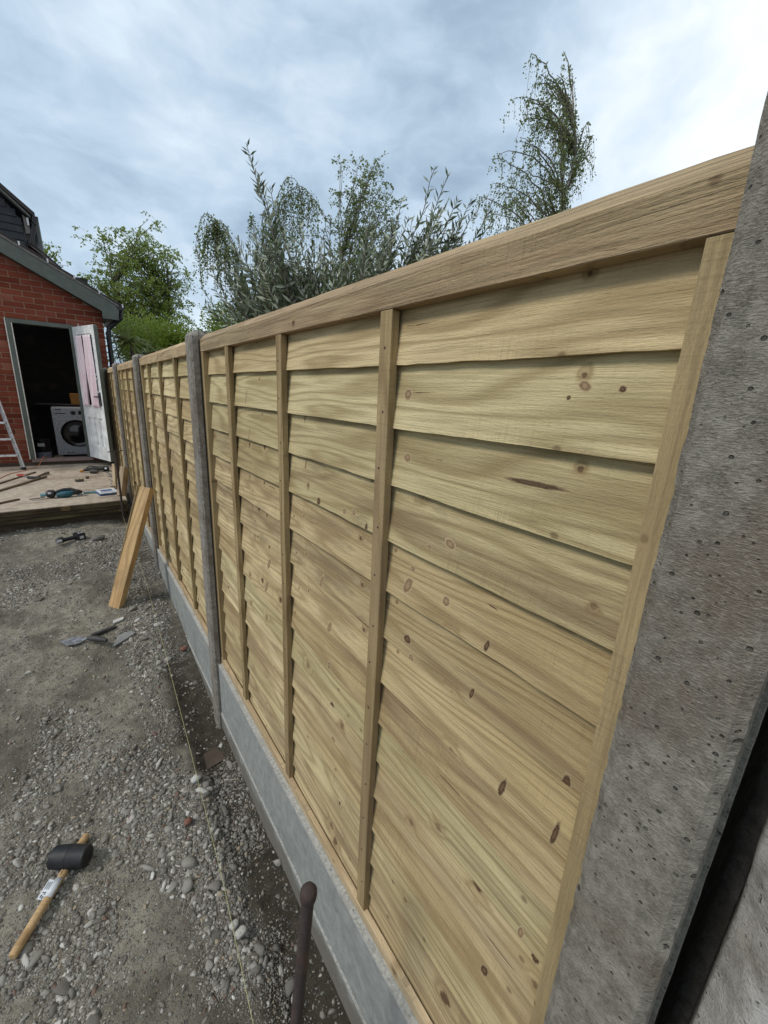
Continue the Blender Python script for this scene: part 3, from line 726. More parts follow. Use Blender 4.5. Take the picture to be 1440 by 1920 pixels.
for k in range(4):
    ya, yb = PY[k] + PW, PY[k + 1]
    r = np.random.default_rng(40 + k); near = k < 2
    pan = empty('fence_panel', (0, 0, 0), 'pale treated timber lap fence panel ' + bay_words[k], 'fence panel', 'timber fence panels between the concrete posts')
    seed = r.random()
    zb = 0.0590; i = 0
    while zb > Z_GB - 0.02:
        if i in (0, 3, 4, 7) or i > 7: seed = r.random()
        ht = 0.128 if i else 0.135
        brown = [0.04, 0.05, 0.20, 0.85, 0.75, 0.95, 0.70, 0.75, 0.55, 0.6, 0.65, 0.6, 0.6, 0.6][min(i, 13)] * (1.0 if k else 1.0)
        lo = max(zb, Z_GB + 0.012)
        lap_board(ya - 0.012, yb + 0.012, lo, ht if zb > Z_GB else 0.10, r, near, pan, (brown, seed + 0.0006 * i, seed * 0.61 + 0.01585 * i, 1))
        zb -= STEP; i += 1
    def rand_col(b_=0.5): return (b_ * (0.4 + r.random()), r.random(), r.random(), 1)
    # top rail with a weathered (sloping) upper edge
    n = 60 if near else 16
    mb = MB(); V, F = [], []
    ph = r.random() * 40
    for q in range(n):
        y = ya - 0.016 + (yb - ya + 0.032) * q / (n - 1)
        a = (float(fbm(np.array([y * 14 + ph]), np.array([2.0]), 6, 3)[0]) - 0.5) * 0.003
        V += [(XF - 0.001, y, 0.150 + a * 0.5), (XF - 0.001, y, 0.1975 + a), (XF + 0.0285, y, 0.2235 + a), (XF + 0.040, y, 0.2235 + a), (XF + 0.040, y, 0.150), (XF + 0.0135, y, 0.150)]
    for q in range(n - 1):
        for j in range(6): F.append((q * 6 + j, q * 6 + (j + 1) % 6, (q + 1) * 6 + (j + 1) % 6, (q + 1) * 6 + j))
    F += [tuple(range(6))[::-1], tuple(range((n - 1) * 6, n * 6))]
    mb.add(V, F); mb.build('top_rail', M['rail'], pan, bevel=0.0012, seg=1, color=rand_col(0.75))
    # bottom rail: lower batten standing on the concrete board, with a thin ledge behind it
    mb = MB(); mb.box((XF - 0.002, ya - 0.01, Z_GB + 0.001), (XF + 0.013, yb + 0.01, Z_GB + 0.036)); mb.build('bottom_rail', M['rail'], pan, bevel=0.0015, color=rand_col(0.4))
    for y0, y1 in ((ya - 0.018, ya + 0.030), (yb - 0.030, yb + 0.018)):
        mb = MB(); mb.box((XF, y0, Z_GB + 0.0365), (XF + 0.040, y1, 0.1492)); mb.build('stile', M['stile'], pan, bevel=0.0015, color=rand_col(0.3))
    for bi, yo in enumerate((0.586, 1.072, 1.549)):
        w_ = 0.0345; y0 = PY[k] + yo + r.uniform(-0.004, 0.004) * (k > 0); lean = r.uniform(-0.004, 0.004)
        mb = MB(); zs_ = np.linspace(Z_GB + 0.012, 0.1492, 12)
        V, F = [], []
        for q, z in enumerate(zs_):
            dy = lean * q / 11 + 0.002 * math.sin(q * 0.7 + bi)
            V += [(XF - 0.0005, y0 + dy, z), (XF + 0.0175, y0 + dy, z), (XF + 0.0175, y0 + w_ + dy, z), (XF - 0.0005, y0 + w_ + dy, z)]
        for q in range(11):
            for j in range(4): F.append((q * 4 + j, q * 4 + (j + 1) % 4, (q + 1) * 4 + (j + 1) % 4, (q + 1) * 4 + j))
        F += [(3, 2, 1, 0), (44, 45, 46, 47)]
        mb.add(V, F)
        bt = mb.build('batten', M['batten'], pan, bevel=0.0012, seg=1, color=rand_col(0.6))
        hd = MB()
        for z in np.arange(0.09, Z_GB + 0.05, -STEP):
            z = z + r.uniform(-0.01, 0.01); yy = y0 + w_ * r.uniform(0.35, 0.65)
            hd.m = Matrix.Translation((XF - 0.0008, yy, z)) @ Matrix.Rotation(R_(90), 4, 'Y'); hd.lathe([(0.0022, -0.0006), (0.0022, 0.0006)], 8)
        hn = hd.build('nail_heads', M['rust'], bt); hn['kind'] = 'stuff'
    # concrete gravel boards under the panel: things of their own
    for lev, (z1, z0, xf) in enumerate(((Z_GB, Z_GB - 0.300, 0.4515), (Z_GB - 0.304, Z_GB - 0.604, 0.4480))):
        word = ('upper' if lev == 0 else 'lower, half buried')
        o = empty('gravel_board', (0, 0, 0), f'smooth grey concrete gravel board, {word}, ' + ['in the nearest bay', 'in the bay behind the leaning timber', 'in the third bay beside the patio', 'in the farthest bay by the garage'][k],
                  'gravel board', 'concrete gravel boards under the fence panels')
        n = 70 if near else 10
        mb = MB(); V, F = [], []
        for q in range(n):
            y = ya - 0.003 + (yb - ya + 0.006) * q / (n - 1)
            a = (float(fbm(np.array([y * 17 + lev * 9]), np.array([k + 0.5]), 2, 4, 0.6)[0]) - 0.5) * 0.005
            V += [(xf, y, z0), (xf, y, z1 - 0.006), (xf + 0.003, y, z1 - 0.0015 + a * 0.3), (xf + 0.050, y, z1 - 0.0015), (xf + 0.050, y, z0)]
        for q in range(n - 1):
            for j in range(5): F.append((q * 5 + j, q * 5 + (j + 1) % 5, (q + 1) * 5 + (j + 1) % 5, (q + 1) * 5 + j))
        F += [(4, 3, 2, 1, 0), tuple(range((n - 1) * 5, n * 5))]
        mb.add(V, F); mb.build('face_slab', M['gravelboard'], o)
        mb = MB(); V, F = [], []                           # pale ragged cast arris along the top
        for q in range(n * 2):
            y = ya - 0.002 + (yb - ya + 0.004) * q / (n * 2 - 1)
            a = (float(fbm(np.array([y * 40 + lev * 5]), np.array([k + 2.5]), 12, 4, 0.6)[0]) - 0.5) * 0.007
            V += [(xf - 0.0012, y, z1 - 0.007 - abs(a)), (xf - 0.0008 + abs(a) * 0.3, y, z1 - 0.0004), (xf + 0.047, y, z1 - 0.0002), (xf + 0.047, y, z1 - 0.006)]
        for q in range(n * 2 - 1):
            for j in range(4): F.append((q * 4 + j, q * 4 + (j + 1) % 4, (q + 1) * 4 + (j + 1) % 4, (q + 1) * 4 + j))
        F += [(3, 2, 1, 0), tuple(range((n * 2 - 1) * 4, n * 8))]
        mb.add(V, F); mb.build('cast_edge', M['cast_edge'], o)

for y, z, ry, rz, m_, rt_ in ((0.595, 0.007, 0.012, 0.011, 'knot', 0), (0.270, 0.024, 0.010, 0.006, 'knot', 0.5), (0.226, 0.021, 0.0045, 0.004, 'dark_knot', 0), (0.287, 0.010, 0.003, 0.003, 'dark_knot', 0),
        (0.588, -0.106, 0.011, 0.009, 'knot', 0.2), (0.457, -0.235, 0.014, 0.009, 'knot', 0.3), (0.505, -0.255, 0.007, 0.005, 'knot', 0), (0.456, -0.343, 0.010, 0.010, 'knot', 1.2), (0.290, -0.600, 0.006, 0.021, 'dark_knot', 0.15),
        (0.197, -0.595, 0.0045, 0.024, 'dark_knot', 0.1), (0.196, -0.503, 0.0075, 0.017, 'dark_knot', 0.0), (0.356, -0.375, 0.005, 0.013, 'dark_knot', 0.2), (0.375, -0.479, 0.005, 0.012, 'dark_knot', 0.2), (0.560, -0.355, 0.012, 0.022, 'knot', 0.5),
        (0.928, -0.268, 0.010, 0.012, 'dark_knot', 0), (0.705, -0.277, 0.006, 0.013, 'dark_knot', 0), (0.80, -0.262, 0.008, 0.008, 'knot', 0), (0.76, -0.256, 0.008, 0.008, 'knot', 0), (0.91, -0.489, 0.008, 0.026, 'knot', 0.3), (0.864, -0.605, 0.009, 0.022, 'knot', 0.3),
        (0.554, -0.318, 0.007, 0.007, 'knot', 0), (0.450, -0.850, 0.010, 0.012, 'knot', 0.4), (0.445, -0.964, 0.012, 0.011, 'dark_knot', 0.4), (0.217, -0.832, 0.006, 0.012, 'knot', 0), (0.191, -0.863, 0.008, 0.012, 'dark_knot', 0),
        (0.43, -1.08, 0.012, 0.009, 'knot', 0.3), (0.42, -1.20, 0.012, 0.009, 'knot', 0.3), (0.27, -1.02, 0.009, 0.012, 'dark_knot', 0.2), (0.25, -1.15, 0.008, 0.010, 'knot', 0.2),
        (1.022, -0.185, 0.006, 0.020, 'knot', 0.1), (1.03, -0.06, 0.006, 0.018, 'knot', 0.1), (1.427, -0.506, 0.013, 0.020, 'dark_knot', 0.4), (1.40, -0.40, 0.012, 0.020, 'dark_knot', 0.3), (1.336, -0.683, 0.012, 0.030, 'knot', 0.4), (1.30, -0.58, 0.012, 0.025, 'knot', 0.4),
        (1.45, -0.15, 0.005, 0.035, 'knot', 0.1), (1.47, -0.02, 0.005, 0.03, 'knot', 0.1), (0.86, -0.72, 0.010, 0.014, 'knot', 0.2), (0.84, -0.84, 0.012, 0.012, 'dark_knot', 0.2), (0.83, -0.95, 0.012, 0.012, 'knot', 0.2), (0.55, -0.47, 0.012, 0.010, 'dark_knot', 0.1), (0.53, -0.50, 0.008, 0.008, 'knot', 0.1)):
    knot(y, z, ry, rz, 'knot', m_, rt_)
knot(0.318, -0.104, 0.052, 0.0042, 'bark_pocket', 'pocket', -0.01)
for y, z, L_, a_ in ((0.85, -0.40, 0.03, -0.05), (0.72, -0.52, 0.04, 0.05), (0.66, -0.46, 0.03, -0.05), (0.40, -0.70, 0.035, 0.0), (0.33, -0.74, 0.03, 0.0), (1.27, -0.30, 0.03, 0.0), (0.95, -0.90, 0.05, 0.0), (1.55, -0.36, 0.03, 0.1), (0.36, -0.31, 0.012, 0.1), (0.25, -0.93, 0.04, 0.0)):
    knot(y, z, L_, 0.0014, 'crack', 'pocket', a_)

# rough rendered pier beyond the near post
ny_, nz_ = 180, 300
yl = np.concatenate([np.linspace(-1.6, -0.5, 40), np.linspace(-0.49, -0.12, 50), np.linspace(-0.115, 0.12, 90)])
yy, zz = np.meshgrid(yl, np.linspace(-2.3, 0.35, nz_))
def sm_(t): t = np.clip(t, 0, 1); return t * t * (3 - 2 * t)
edge_w = (fbm(zz * 7, zz * 0 + 3, 88, 4) - 0.5) * 0.012
xx = 0.551 + 0.035 * sm_((yy + 0.03) / 0.045) + 0.62 * sm_((yy - 0.014 + edge_w) / 0.016) * (1 - sm_((yy - 0.068) / 0.03)) + (fbm(yy * 9, zz * 9, 71, 5, 0.6) - 0.5) * 0.03 + (fbm(yy * 50, zz * 35, 75, 4, 0.65) - 0.5) * 0.010  # deep closed slot beside the post is shaped to make a dark shadow band
V = np.stack([xx.ravel(), yy.ravel(), zz.ravel()], 1)
Vb = V.copy(); Vb[:, 0] = 1.35
nn = ny_; i0 = (np.arange(nz_ - 1)[:, None] * nn + np.arange(nn - 1)[None, :]).ravel(); N0 = len(V)
Fq = np.stack([i0, i0 + nn, i0 + nn + 1, i0 + 1], 1)
def strip(a, b_): return np.stack([a[:-1], a[1:], b_[1:], b_[:-1]], 1)
top_r = np.arange((nz_ - 1) * nn, nz_ * nn); bot_r = np.arange(0, nn); lef = np.arange(0, N0, nn); rig = np.arange(nn - 1, N0, nn)
Fa = np.concatenate([Fq, Fq[:, ::-1] + N0, strip(top_r, top_r + N0), strip(bot_r + N0, bot_r), strip(lef, lef + N0), strip(rig + N0, rig)])
pier = raw_mesh('rendered_wall', np.concatenate([V, Vb]), Fa, M['pier'], smooth=True)
tag(pier, 'rough pale rendered wall behind the big near post at the right edge', 'wall')

# ------------------------------------------------------------------ patio
ZS = -1.222; YS = 5.16
def slab_pts():
    return [(-3.2, 5.02), (0.365, 5.22), (0.385, 7.97), (-3.2, 7.97)]
mb = MB(); mb.prism(slab_pts(), ZS - 0.03, ZS); patio = mb.build('patio', M['slab'], bevel=0.004)
tag(patio, 'dusty stained concrete patio slab in front of the garage door', kind='structure')
mb = MB(); mb.prism([(-3.18, 5.10), (0.345, 5.30), (0.36, 7.96), (-3.18, 7.96)], -1.50, ZS - 0.031)
o = mb.build('patio_base', M['plinth']); tag(o, 'dark hardcore base under the patio slab', kind='structure')
edge = empty('patio_edging', (0, 0, 0), 'dark grooved timber edging along the front of the patio', 'timber edging')
ang = math.atan2(0.20, 3.565)
for j, (z1, z0) in enumerate(((ZS - 0.006, ZS - 0.052), (ZS - 0.055, ZS - 0.092), (ZS - 0.095, ZS - 0.130))):
    mb = MB(); mb.m = Matrix.Translation((-3.2, 5.005 + 0.006 * j, 0)) @ Matrix.Rotation(ang, 4, 'Z')
    mb.box((0, -0.004, z0), (3.56, 0.055, z1)); mb.build('plank', M['sleeper'], edge, bevel=0.004, color=(0.4, 0.1 * j, 0.33 * j, 1))

# ------------------------------------------------------------------ garage
WY = 7.98                                                  # outer face of the gable wall
gar = empty('brick_garage', (0, 0, 0), 'red brick garage with grey green bargeboard and open doorway', 'garage')
def slope(x): return 1.026 + (0.528 - x) * 0.534           # underside line of the bargeboard
XR = 0.535; DX0, DX1, DZ = -0.585, 0.155, 0.80; DB = -1.125
# mortar and inner leaf behind the bricks, with the door opening left open
mb = MB()
mb.prism([(-2.4, -1.5), (DX0, -1.5), (DX0, slope(DX0)), (-1.9, slope(-1.9)), (-2.4, slope(-1.9) - 0.3)], WY + 0.006, WY + 0.22, 'y')
mb.prism([(DX1, -1.5), (XR - 0.004, -1.5), (XR - 0.004, slope(XR)), (DX1, slope(DX1))], WY + 0.006, WY + 0.22, 'y')
mb.prism([(DX0, DZ), (DX1, DZ), (DX1, slope(DX1)), (DX0, slope(DX0))], WY + 0.006, WY + 0.22, 'y')
mb.prism([(DX0, -1.5), (DX1, -1.5), (DX1, DB - 0.03), (DX0, DB - 0.03)], WY + 0.006, WY + 0.22, 'y')
mb.build('wall', M['mortar'], gar)
mb = MB(); mb.box((XR - 0.22, WY + 0.22, -1.5), (XR - 0.004, 10.4, 1.0)); mb.build('side_wall', M['mortar'], gar)
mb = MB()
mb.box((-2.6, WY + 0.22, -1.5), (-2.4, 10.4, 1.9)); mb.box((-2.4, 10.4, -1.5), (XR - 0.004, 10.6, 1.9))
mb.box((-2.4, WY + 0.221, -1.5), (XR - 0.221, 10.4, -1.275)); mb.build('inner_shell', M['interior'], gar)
mb = MB(); mb.box((-0.5, -0.5, -0.5), (0.5, 0.5, 0.5)); bk0 = mb.build('brick', M['brick'], gar, bevel=0.03, seg=1)
me = bk0.data; bpy.data.objects.remove(bk0)
bl, bh, pitch, cz = 0.215, 0.065, 0.225, 0.0745
rb = random.Random(5); cnt = 0; restb = MB()
row = 0; z = -1.205
while z < 1.95:
    x = XR - (0 if row % 2 else 0.1125) ; first = row % 2 == 0
    segs = []
    if first: segs.append((XR - 0.1025, XR)); x = XR - 0.1125
    while x > -2.3: segs.append((x - bl, x)); x -= pitch
    for a, b_ in segs:
        zc = z + bh / 2
        rngs = [(a, b_)]
        if z + bh > DB - 0.035 and z < DZ:                  # cut at the door opening
            rngs = []
            if a < DX0: rngs.append((a, min(b_, DX0 - 0.001)))
            if b_ > DX1: rngs.append((max(a, DX1 + 0.001), b_))
        for p0, p1 in rngs:
            if p1 - p0 < 0.02 or zc + 0.01 > slope((p0 + p1) / 2) + 0.05: continue
            if p0 > -1.05 and cnt < 298:
                q = bpy.data.objects.new('brick', me); COL.objects.link(q); q.parent = gar; cnt += 1
                q.location = ((p0 + p1) / 2, WY + 0.05 + rb.uniform(-0.0015, 0.0015), zc); q.scale = (p1 - p0, 0.1, bh)
                q.rotation_euler = (0, rb.uniform(-0.006, 0.006), 0)
            else: restb.box((p0, WY + 0.001, z), (p1, WY + 0.1, z + bh))
    z += cz; row += 1
rest = restb.build('brickwork', M['brick'], gar); rest['kind'] = 'stuff'
# right return wall bricks (side facing the fence end)
rr = MB(); z = -1.205; row = 0
while z < 0.95:
    y = WY + 0.104 + (0.1125 if row % 2 else 0.0)
    while y < 10.3: rr.box((XR - 0.03, y, z), (XR, y + 0.215, z + bh)); y += 0.225
    z += cz; row += 1
rr = rr.build('side_brickwork', M['brick'], gar); rr['kind'] = 'stuff'
# door frame
fr = empty('door_frame', (0, 0, 0), None, None); fr.parent = gar
mb = MB(); mb.box((DX0, WY - 0.035, DB), (DX0 + 0.052, WY + 0.09, DZ)); mb.build('jamb', M['green_paint'], fr, bevel=0.002)
mb = MB(); mb.box((DX1 - 0.052, WY - 0.035, DB), (DX1, WY + 0.09, DZ)); mb.build('jamb', M['green_paint'], fr, bevel=0.002)
mb = MB(); mb.box((DX0 + 0.053, WY - 0.035, DZ - 0.052), (DX1 - 0.053, WY + 0.09, DZ)); mb.build('head', M['green_paint'], fr, bevel=0.002)
for x0, x1, z0, z1 in ((DX0 - 0.012, DX0 - 0.001, DB, DZ), (DX0 + 0.053, DX0 + 0.062, DB, DZ - 0.053)):
    mb = MB(); mb.box((x0, WY - 0.038, z0), (x1, WY + 0.02, z1)); mb.build('edge_bead', M['white_edge'], fr, bevel=0.001)
mb = MB(); mb.box((DX0 + 0.01, WY - 0.06, DB - 0.045), (DX1 + 0.02, WY + 0.10, DB - 0.001)); mb.build('sill', M['sill'], gar, bevel=0.004)
mb = MB(); mb.box((-2.4, WY - 0.028, -1.36), (XR, WY + 0.0, -1.172)); mb.build('plinth', M['plinth'], gar, bevel=0.006)
# open door leaf: hinge at the right jamb, swung out against the fence
H0 = Vector((DX1 + 0.002, WY - 0.045, 0)); H1 = Vector((0.385, 7.285, 0))
dr = empty('door', (H0.x, H0.y, DB + 0.012), None, None); dr.parent = gar
dr['label'] = 'white panelled inner side of the open door with a pink gingham curtain'
dv = H1 - H0; dr.rotation_euler = (0, 0, math.atan2(dv.y, dv.x)); DW = dv.length; DH = 1.885
# local: x along the leaf, -y faces left / camera (white side), +y the green outer side
def dbox(name, lo, hi, m_, par=None, bevel=0.003):
    b__ = MB(); b__.box(lo, hi); return b__.build(name, m_, par or dr, bevel=bevel)
gl0, gl1, gz0, gz1 = 0.105, DW - 0.105, 0.80, DH - 0.115
dbox('stile', (0, -0.02, 0), (0.10, 0.018, DH), M['white_paint'])
dbox('stile', (DW - 0.10, -0.02, 0), (DW, 0.018, DH), M['white_paint'])
dbox('rail', (0.1005, -0.02, DH - 0.11), (DW - 0.1005, 0.018, DH), M['white_paint'])
dbox('rail', (0.1005, -0.02, 0.62), (DW - 0.1005, 0.018, 0.80), M['white_paint'])
dbox('rail', (0.1005, -0.02, 0), (DW - 0.1005, 0.018, 0.20), M['white_paint'])
pw = (DW - 0.20) / 3
for i in (1, 2): dbox('muntin', (0.10 + pw * i - 0.028, -0.02, 0.2005), (0.10 + pw * i + 0.028, 0.018, 0.6195), M['white_paint'])
for i in range(3): dbox('panel', (0.10 + pw * i + (0.029 if i else 0.001), 0.006, 0.2005), (0.10 + pw * (i + 1) - (0.029 if i < 2 else 0.001), 0.015, 0.6195), M['white_paint'], bevel=0)
dbox('glazing_bar', (gl0, -0.012, 1.16), (gl1, 0.012, 1.185), M['white_paint'], bevel=0.002)
gl = dbox('pane', (gl0, 0.002, 0.8005), (gl1, 0.006, DH - 0.1105), M['gloss_black'], bevel=0)
dbox('outer_face', (0, 0.019, 0), (DW, 0.030, DH), M['dark_green'])
dbox('free_edge', (DW + 0.0005, -0.0195, 0.002), (DW + 0.004, 0.029, DH - 0.002), M['green_paint'], bevel=0)
# gathered curtain halves
for sgn in (0, 1):
    n = 46; mz = 30; V = []; F = []
    for j in range(mz + 1):
        t = j / mz; zc_ = DH - 0.13 - t * (0.98)
        xa_ = 0.085 + sgn * 0.245; xb_ = 0.33 + sgn * (DW - 0.085 - 0.33)
        open_ = 0.0 if t < 0.42 else 0.055 * ((t - 0.42) / 0.58) ** 0.9
        if sgn == 0: xb_ -= open_
        else: xa_ += open_ * 0.6; xb_ += 0.0
        for i in range(n + 1):
            u = i / n; x = xa_ + (xb_ - xa_) * u
            y = -0.036 + 0.014 * math.sin(u * 30 + sgn + t * 0.6) * (0.5 + 0.6 * t) + 0.003 * math.sin(u * 11 + t * 7)
            V.append((x, y, zc_ + 0.006 * math.sin(u * 3.1)))
    for j in range(mz):
        for i in range(n): F.append((j * (n + 1) + i, j * (n + 1) + i + 1, (j + 1) * (n + 1) + i + 1, (j + 1) * (n + 1) + i))
    mb = MB(); mb.add(V, F); c_ = mb.build('curtain', M['curtain'], dr, smooth=True)
    sm = c_.modifiers.new('thick', 'SOLIDIFY'); sm.thickness = 0.0015
mb = MB(); mb.tube([(0.07, -0.032, DH - 0.128), (DW - 0.07, -0.032, DH - 0.124)], 0.005, 8); mb.build('curtain_wire', M['white_paint'], dr)
hd = dbox('handle_plate', (DW - 0.075, -0.026, 0.80), (DW - 0.040, -0.0205, 0.99), M['black'])
mb = MB(); mb.tube([(DW - 0.058, -0.026, 0.93), (DW - 0.058, -0.06, 0.93), (DW - 0.16, -0.062, 0.925)], 0.008, 8); mb.build('handle', M['black'], hd)
for zz_ in (1.22, 1.165, 0.98): dbox('catch', (DW - 0.09, -0.035, zz_), (DW - 0.07, -0.0205, zz_ + 0.022), M['clip'], bevel=0.002)
mb = MB(); mb.tube([(0.20, -0.01, DH + 0.001), (0.20, -0.01, DH + 0.035)], 0.004, 6); mb.build('hook', M['clip'], dr)
# bargeboard with a boxed end, verge mortar and roof tiles
def up_(x, k): return slope(x) + k
mb = MB()
mb.prism([(0.725, 0.929), (0.746, 1.060), (0.746, 1.118), (-2.0, up_(-2.0, 0.175)), (-2.0, up_(-2.0, 0.0)), (0.528, 1.026), (0.527, 0.932)], WY - 0.155, WY - 0.125, 'y')
mb.build('bargeboard', M['green_paint'], gar, bevel=0.003)
mb = MB(); mb.prism([(0.535, 0.936), (0.738, 0.936), (0.738, 1.10), (0.535, 1.16)], WY - 0.124, WY + 0.25, 'y'); mb.build('boxed_eave', M['dark_green'], gar, bevel=0.003)
mb = MB(); mb.prism([(-2.0, up_(-2.0, 0.0)), (0.52, slope(0.52)), (0.52, slope(0.52) + 0.02), (-2.0, up_(-2.0, 0.02))], WY - 0.124, WY - 0.002, 'y'); mb.build('soffit', M['dark_green'], gar)
mb = MB(); mb.prism([(0.748, 1.113), (0.748, 1.145), (-2.0, up_(-2.0, 0.226)), (-2.0, up_(-2.0, 0.184))], WY - 0.165, WY - 0.10, 'y'); mb.build('verge', M['verge'], gar, bevel=0.004)
mb = MB(); mb.prism([(0.75, 1.147), (0.75, 1.160), (-2.0, up_(-2.0, 0.24)), (-2.0, up_(-2.0, 0.228))], WY - 0.16, 10.65, 'y'); mb.build('roof_deck', M['tile'], gar)
sl = math.atan(0.534)
tm = MB(); V = []; F = []
for i in range(9):
    u = i / 8; hgt = 0.014 * math.sin(u * 2 * math.pi) ** 2 * (1 if u < 0.55 else 0.35)
    V += [(0, u * 0.30, hgt), (0.40, u * 0.30, hgt + 0.004), (0.40, u * 0.30, hgt - 0.014), (0, u * 0.30, hgt - 0.014)]
for i in range(8):
    for j in range(4): F.append((i * 4 + j, i * 4 + (j + 1) % 4, (i + 1) * 4 + (j + 1) % 4, (i + 1) * 4 + j))
F += [(0, 1, 2, 3), (35, 34, 33, 32)]
tm.add(V, F); t0 = tm.build('roof_tile', M['tile'], gar); tme = t0.data; bpy.data.objects.remove(t0)
for c_ in range(8):
    for q in range(9):
        o = bpy.data.objects.new('roof_tile', tme); COL.objects.link(o); o.parent = gar
        xs_ = 0.80 - q * 0.31 * math.cos(sl); zs_ = 1.172 + (0.80 - xs_ - 0.05) * 0.534
        o.location = (xs_, WY - 0.17 + c_ * 0.305, zs_); o.rotation_euler = (0, R_(180) + sl - 0.035, 0); o.scale = (1, 1, -1)
        if c_ == 0:
            cp = MB(); cp.box((xs_ - 0.012, WY - 0.176, zs_ - 0.035), (xs_ + 0.006, WY - 0.168, zs_ + 0.012)); cp.build('verge_clip', M['clip'], gar)
# gutter and downpipe on the fence side
mb = MB(); prof = [(0.77 + 0.055 * math.cos(a), 1.125 + 0.055 * math.sin(a)) for a in np.linspace(math.pi, 2 * math.pi, 9)]
mb.prism(prof + [(0.82, 1.14), (0.72, 1.14)], WY - 0.16, 10.5, 'y'); mb.build('gutter', M['black'], gar)
mb = MB(); mb.tube([(0.775, WY - 0.02, 1.08), (0.77, WY - 0.02, 0.98), (0.60, WY + 0.0, 0.82), (0.585, WY, 0.72), (0.585, WY, -1.42)], 0.034, 12); mb.build('downpipe', M['black'], gar)

# things inside the garage
wm = empty('washing_machine', (0.0, 9.25, -1.275), 'white washing machine with large black door inside the dark garage', 'washing machine')
mb = MB(); mb.box((-0.30, 0, 0.02), (0.30, 0.58, 0.84)); mb.build('body', M['appliance'], wm, bevel=0.012)
mb = MB(); mb.m = Matrix.Translation((0.02, 0, 0.40)) @ Matrix.Rotation(R_(90), 4, 'X'); mb.lathe([(0.235, -0.002), (0.235, 0.018), (0.215, 0.03), (0.17, 0.02), (0.10, 0.035)], 40)
mb.build('door', M['gloss_black'], wm, smooth=True)
mb = MB(); mb.m = Matrix.Translation((0.0, 0, 0.755)) @ Matrix.Rotation(R_(90), 4, 'X'); mb.lathe([(0.036, -0.002), (0.036, 0.02), (0.030, 0.026)], 24); mb.build('dial', M['black'], wm, smooth=True)
mb = MB(); mb.box((0.075, -0.004, 0.725), (0.20, 0.0, 0.79)); mb.build('display', M['gloss_black'], wm)
mb = MB(); mb.box((-0.26, -0.003, 0.735), (-0.11, 0.0, 0.748)); mb.build('drawer_pull', M['black'], wm)
mb = MB(); mb.box((-0.25, -0.003, 0.80), (-0.16, 0.0, 0.812)); mb.build('drawer_label', M['black'], wm)
mb = MB()
for i, x in enumerate((-0.17, -0.148, -0.12, -0.094, -0.072)): mb.box((x, -0.002, 0.052), (x + 0.014, 0.0, 0.066 + 0.006 * (i % 2)))
mb.build('scuffs', M['black'], wm)
bu = empty('bucket', (-0.46, 8.75, -1.275), 'grey plastic bucket with a dark rim just inside the doorway', 'bucket')
mb = MB(); mb.lathe([(0.085, 0), (0.10, 0.16)], 24); mb.build('tub', M['bucket'], bu, smooth=True)
mb = MB(); mb.lathe([(0.106, 0.16), (0.112, 0.165), (0.112, 0.185), (0.104, 0.19)], 24); mb.build('rim', M['black'], bu, smooth=True)
b2 = empty('paint_tub', (-0.47, 8.78, -1.083), 'black lidded tub with a pale label standing on the grey bucket', 'tub')
mb = MB(); mb.lathe([(0.095, 0), (0.105, 0.15), (0.112, 0.152), (0.112, 0.17)], 24); mb.build('tub', M['black'], b2, smooth=True)
mb = MB(); mb.box((-0.055, -0.104, 0.055), (0.035, -0.098, 0.105)); mb.build('label', M['paper'], b2)
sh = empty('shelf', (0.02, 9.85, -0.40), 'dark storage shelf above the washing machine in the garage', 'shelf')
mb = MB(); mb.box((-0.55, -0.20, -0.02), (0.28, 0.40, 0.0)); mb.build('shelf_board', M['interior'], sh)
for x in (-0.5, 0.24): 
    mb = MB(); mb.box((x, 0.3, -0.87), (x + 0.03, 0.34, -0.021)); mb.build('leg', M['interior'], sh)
mb = MB(); mb.prism([(-0.085, 0.0), (0.085, 0.0), (0.095, 0.20), (-0.095, 0.20)], -0.06, 0.1, 'y'); o = mb.build('storage_tub', M['orange'], bevel=0.01)
o.location = (0.085, 9.75, -0.399); tag(o, 'orange plastic tub on the dark shelf above the washing machine', 'storage tub')
mb = MB(); mb.box((0, 0, 0), (0.12, 0.09, 0.05)); o = mb.build('block', M['offcut'], bevel=0.003); o.location = (-0.345, 8.9, -1.274); tag(o, 'small pale block on the garage floor beside the bucket', 'block')

# ------------------------------------------------------------------ house with black cladding behind
hs = empty('clad_house', (0, 0, 0), 'black weatherboarded house gable rising behind the garage roof at left', 'house')
HY = 11.2; k_ = HY / 9.5
def hp(pts): return [(x * k_, z * k_) for x, z in pts]
mb = MB(); mb.prism(hp([(-1.9, 1.5), (-0.30, 1.5), (-0.27, 2.40), (-0.42, 2.62), (-0.80, 2.96), (-1.9, 2.96)]), HY + 0.03, HY + 2.0, 'y'); mb.build('wall', M['clad'], hs)
for i in range(12):
    z0 = 1.62 + i * 0.105; xr = -0.285 if z0 < 2.42 else -0.30 - (z0 - 2.42) * 1.05
    mb = MB(); mb.m = Matrix.Translation((0, HY, z0 * k_)) @ Matrix.Rotation(R_(-8), 4, 'X')
    mb.box((-1.9 * k_, 0.0, 0), (xr * k_, 0.018, 0.128)); mb.build('weatherboard', M['clad'], hs)
mb = MB(); mb.prism(hp([(-1.2, 3.42), (-0.46, 2.735), (-0.16, 2.465), (-0.16, 2.495), (-0.46, 2.775), (-1.2, 3.46)]), HY - 0.12, HY + 0.05, 'y'); mb.build('verge_trim', M['verge'], hs, bevel=0.004)
mb = MB(); mb.prism(hp([(-1.2, 3.465), (-0.46, 2.78), (-0.13, 2.50), (-0.10, 2.545), (-0.44, 2.83), (-1.2, 3.52)]), HY - 0.14, HY + 2.4, 'y'); mb.build('roof', M['tile'], hs, bevel=0.005)
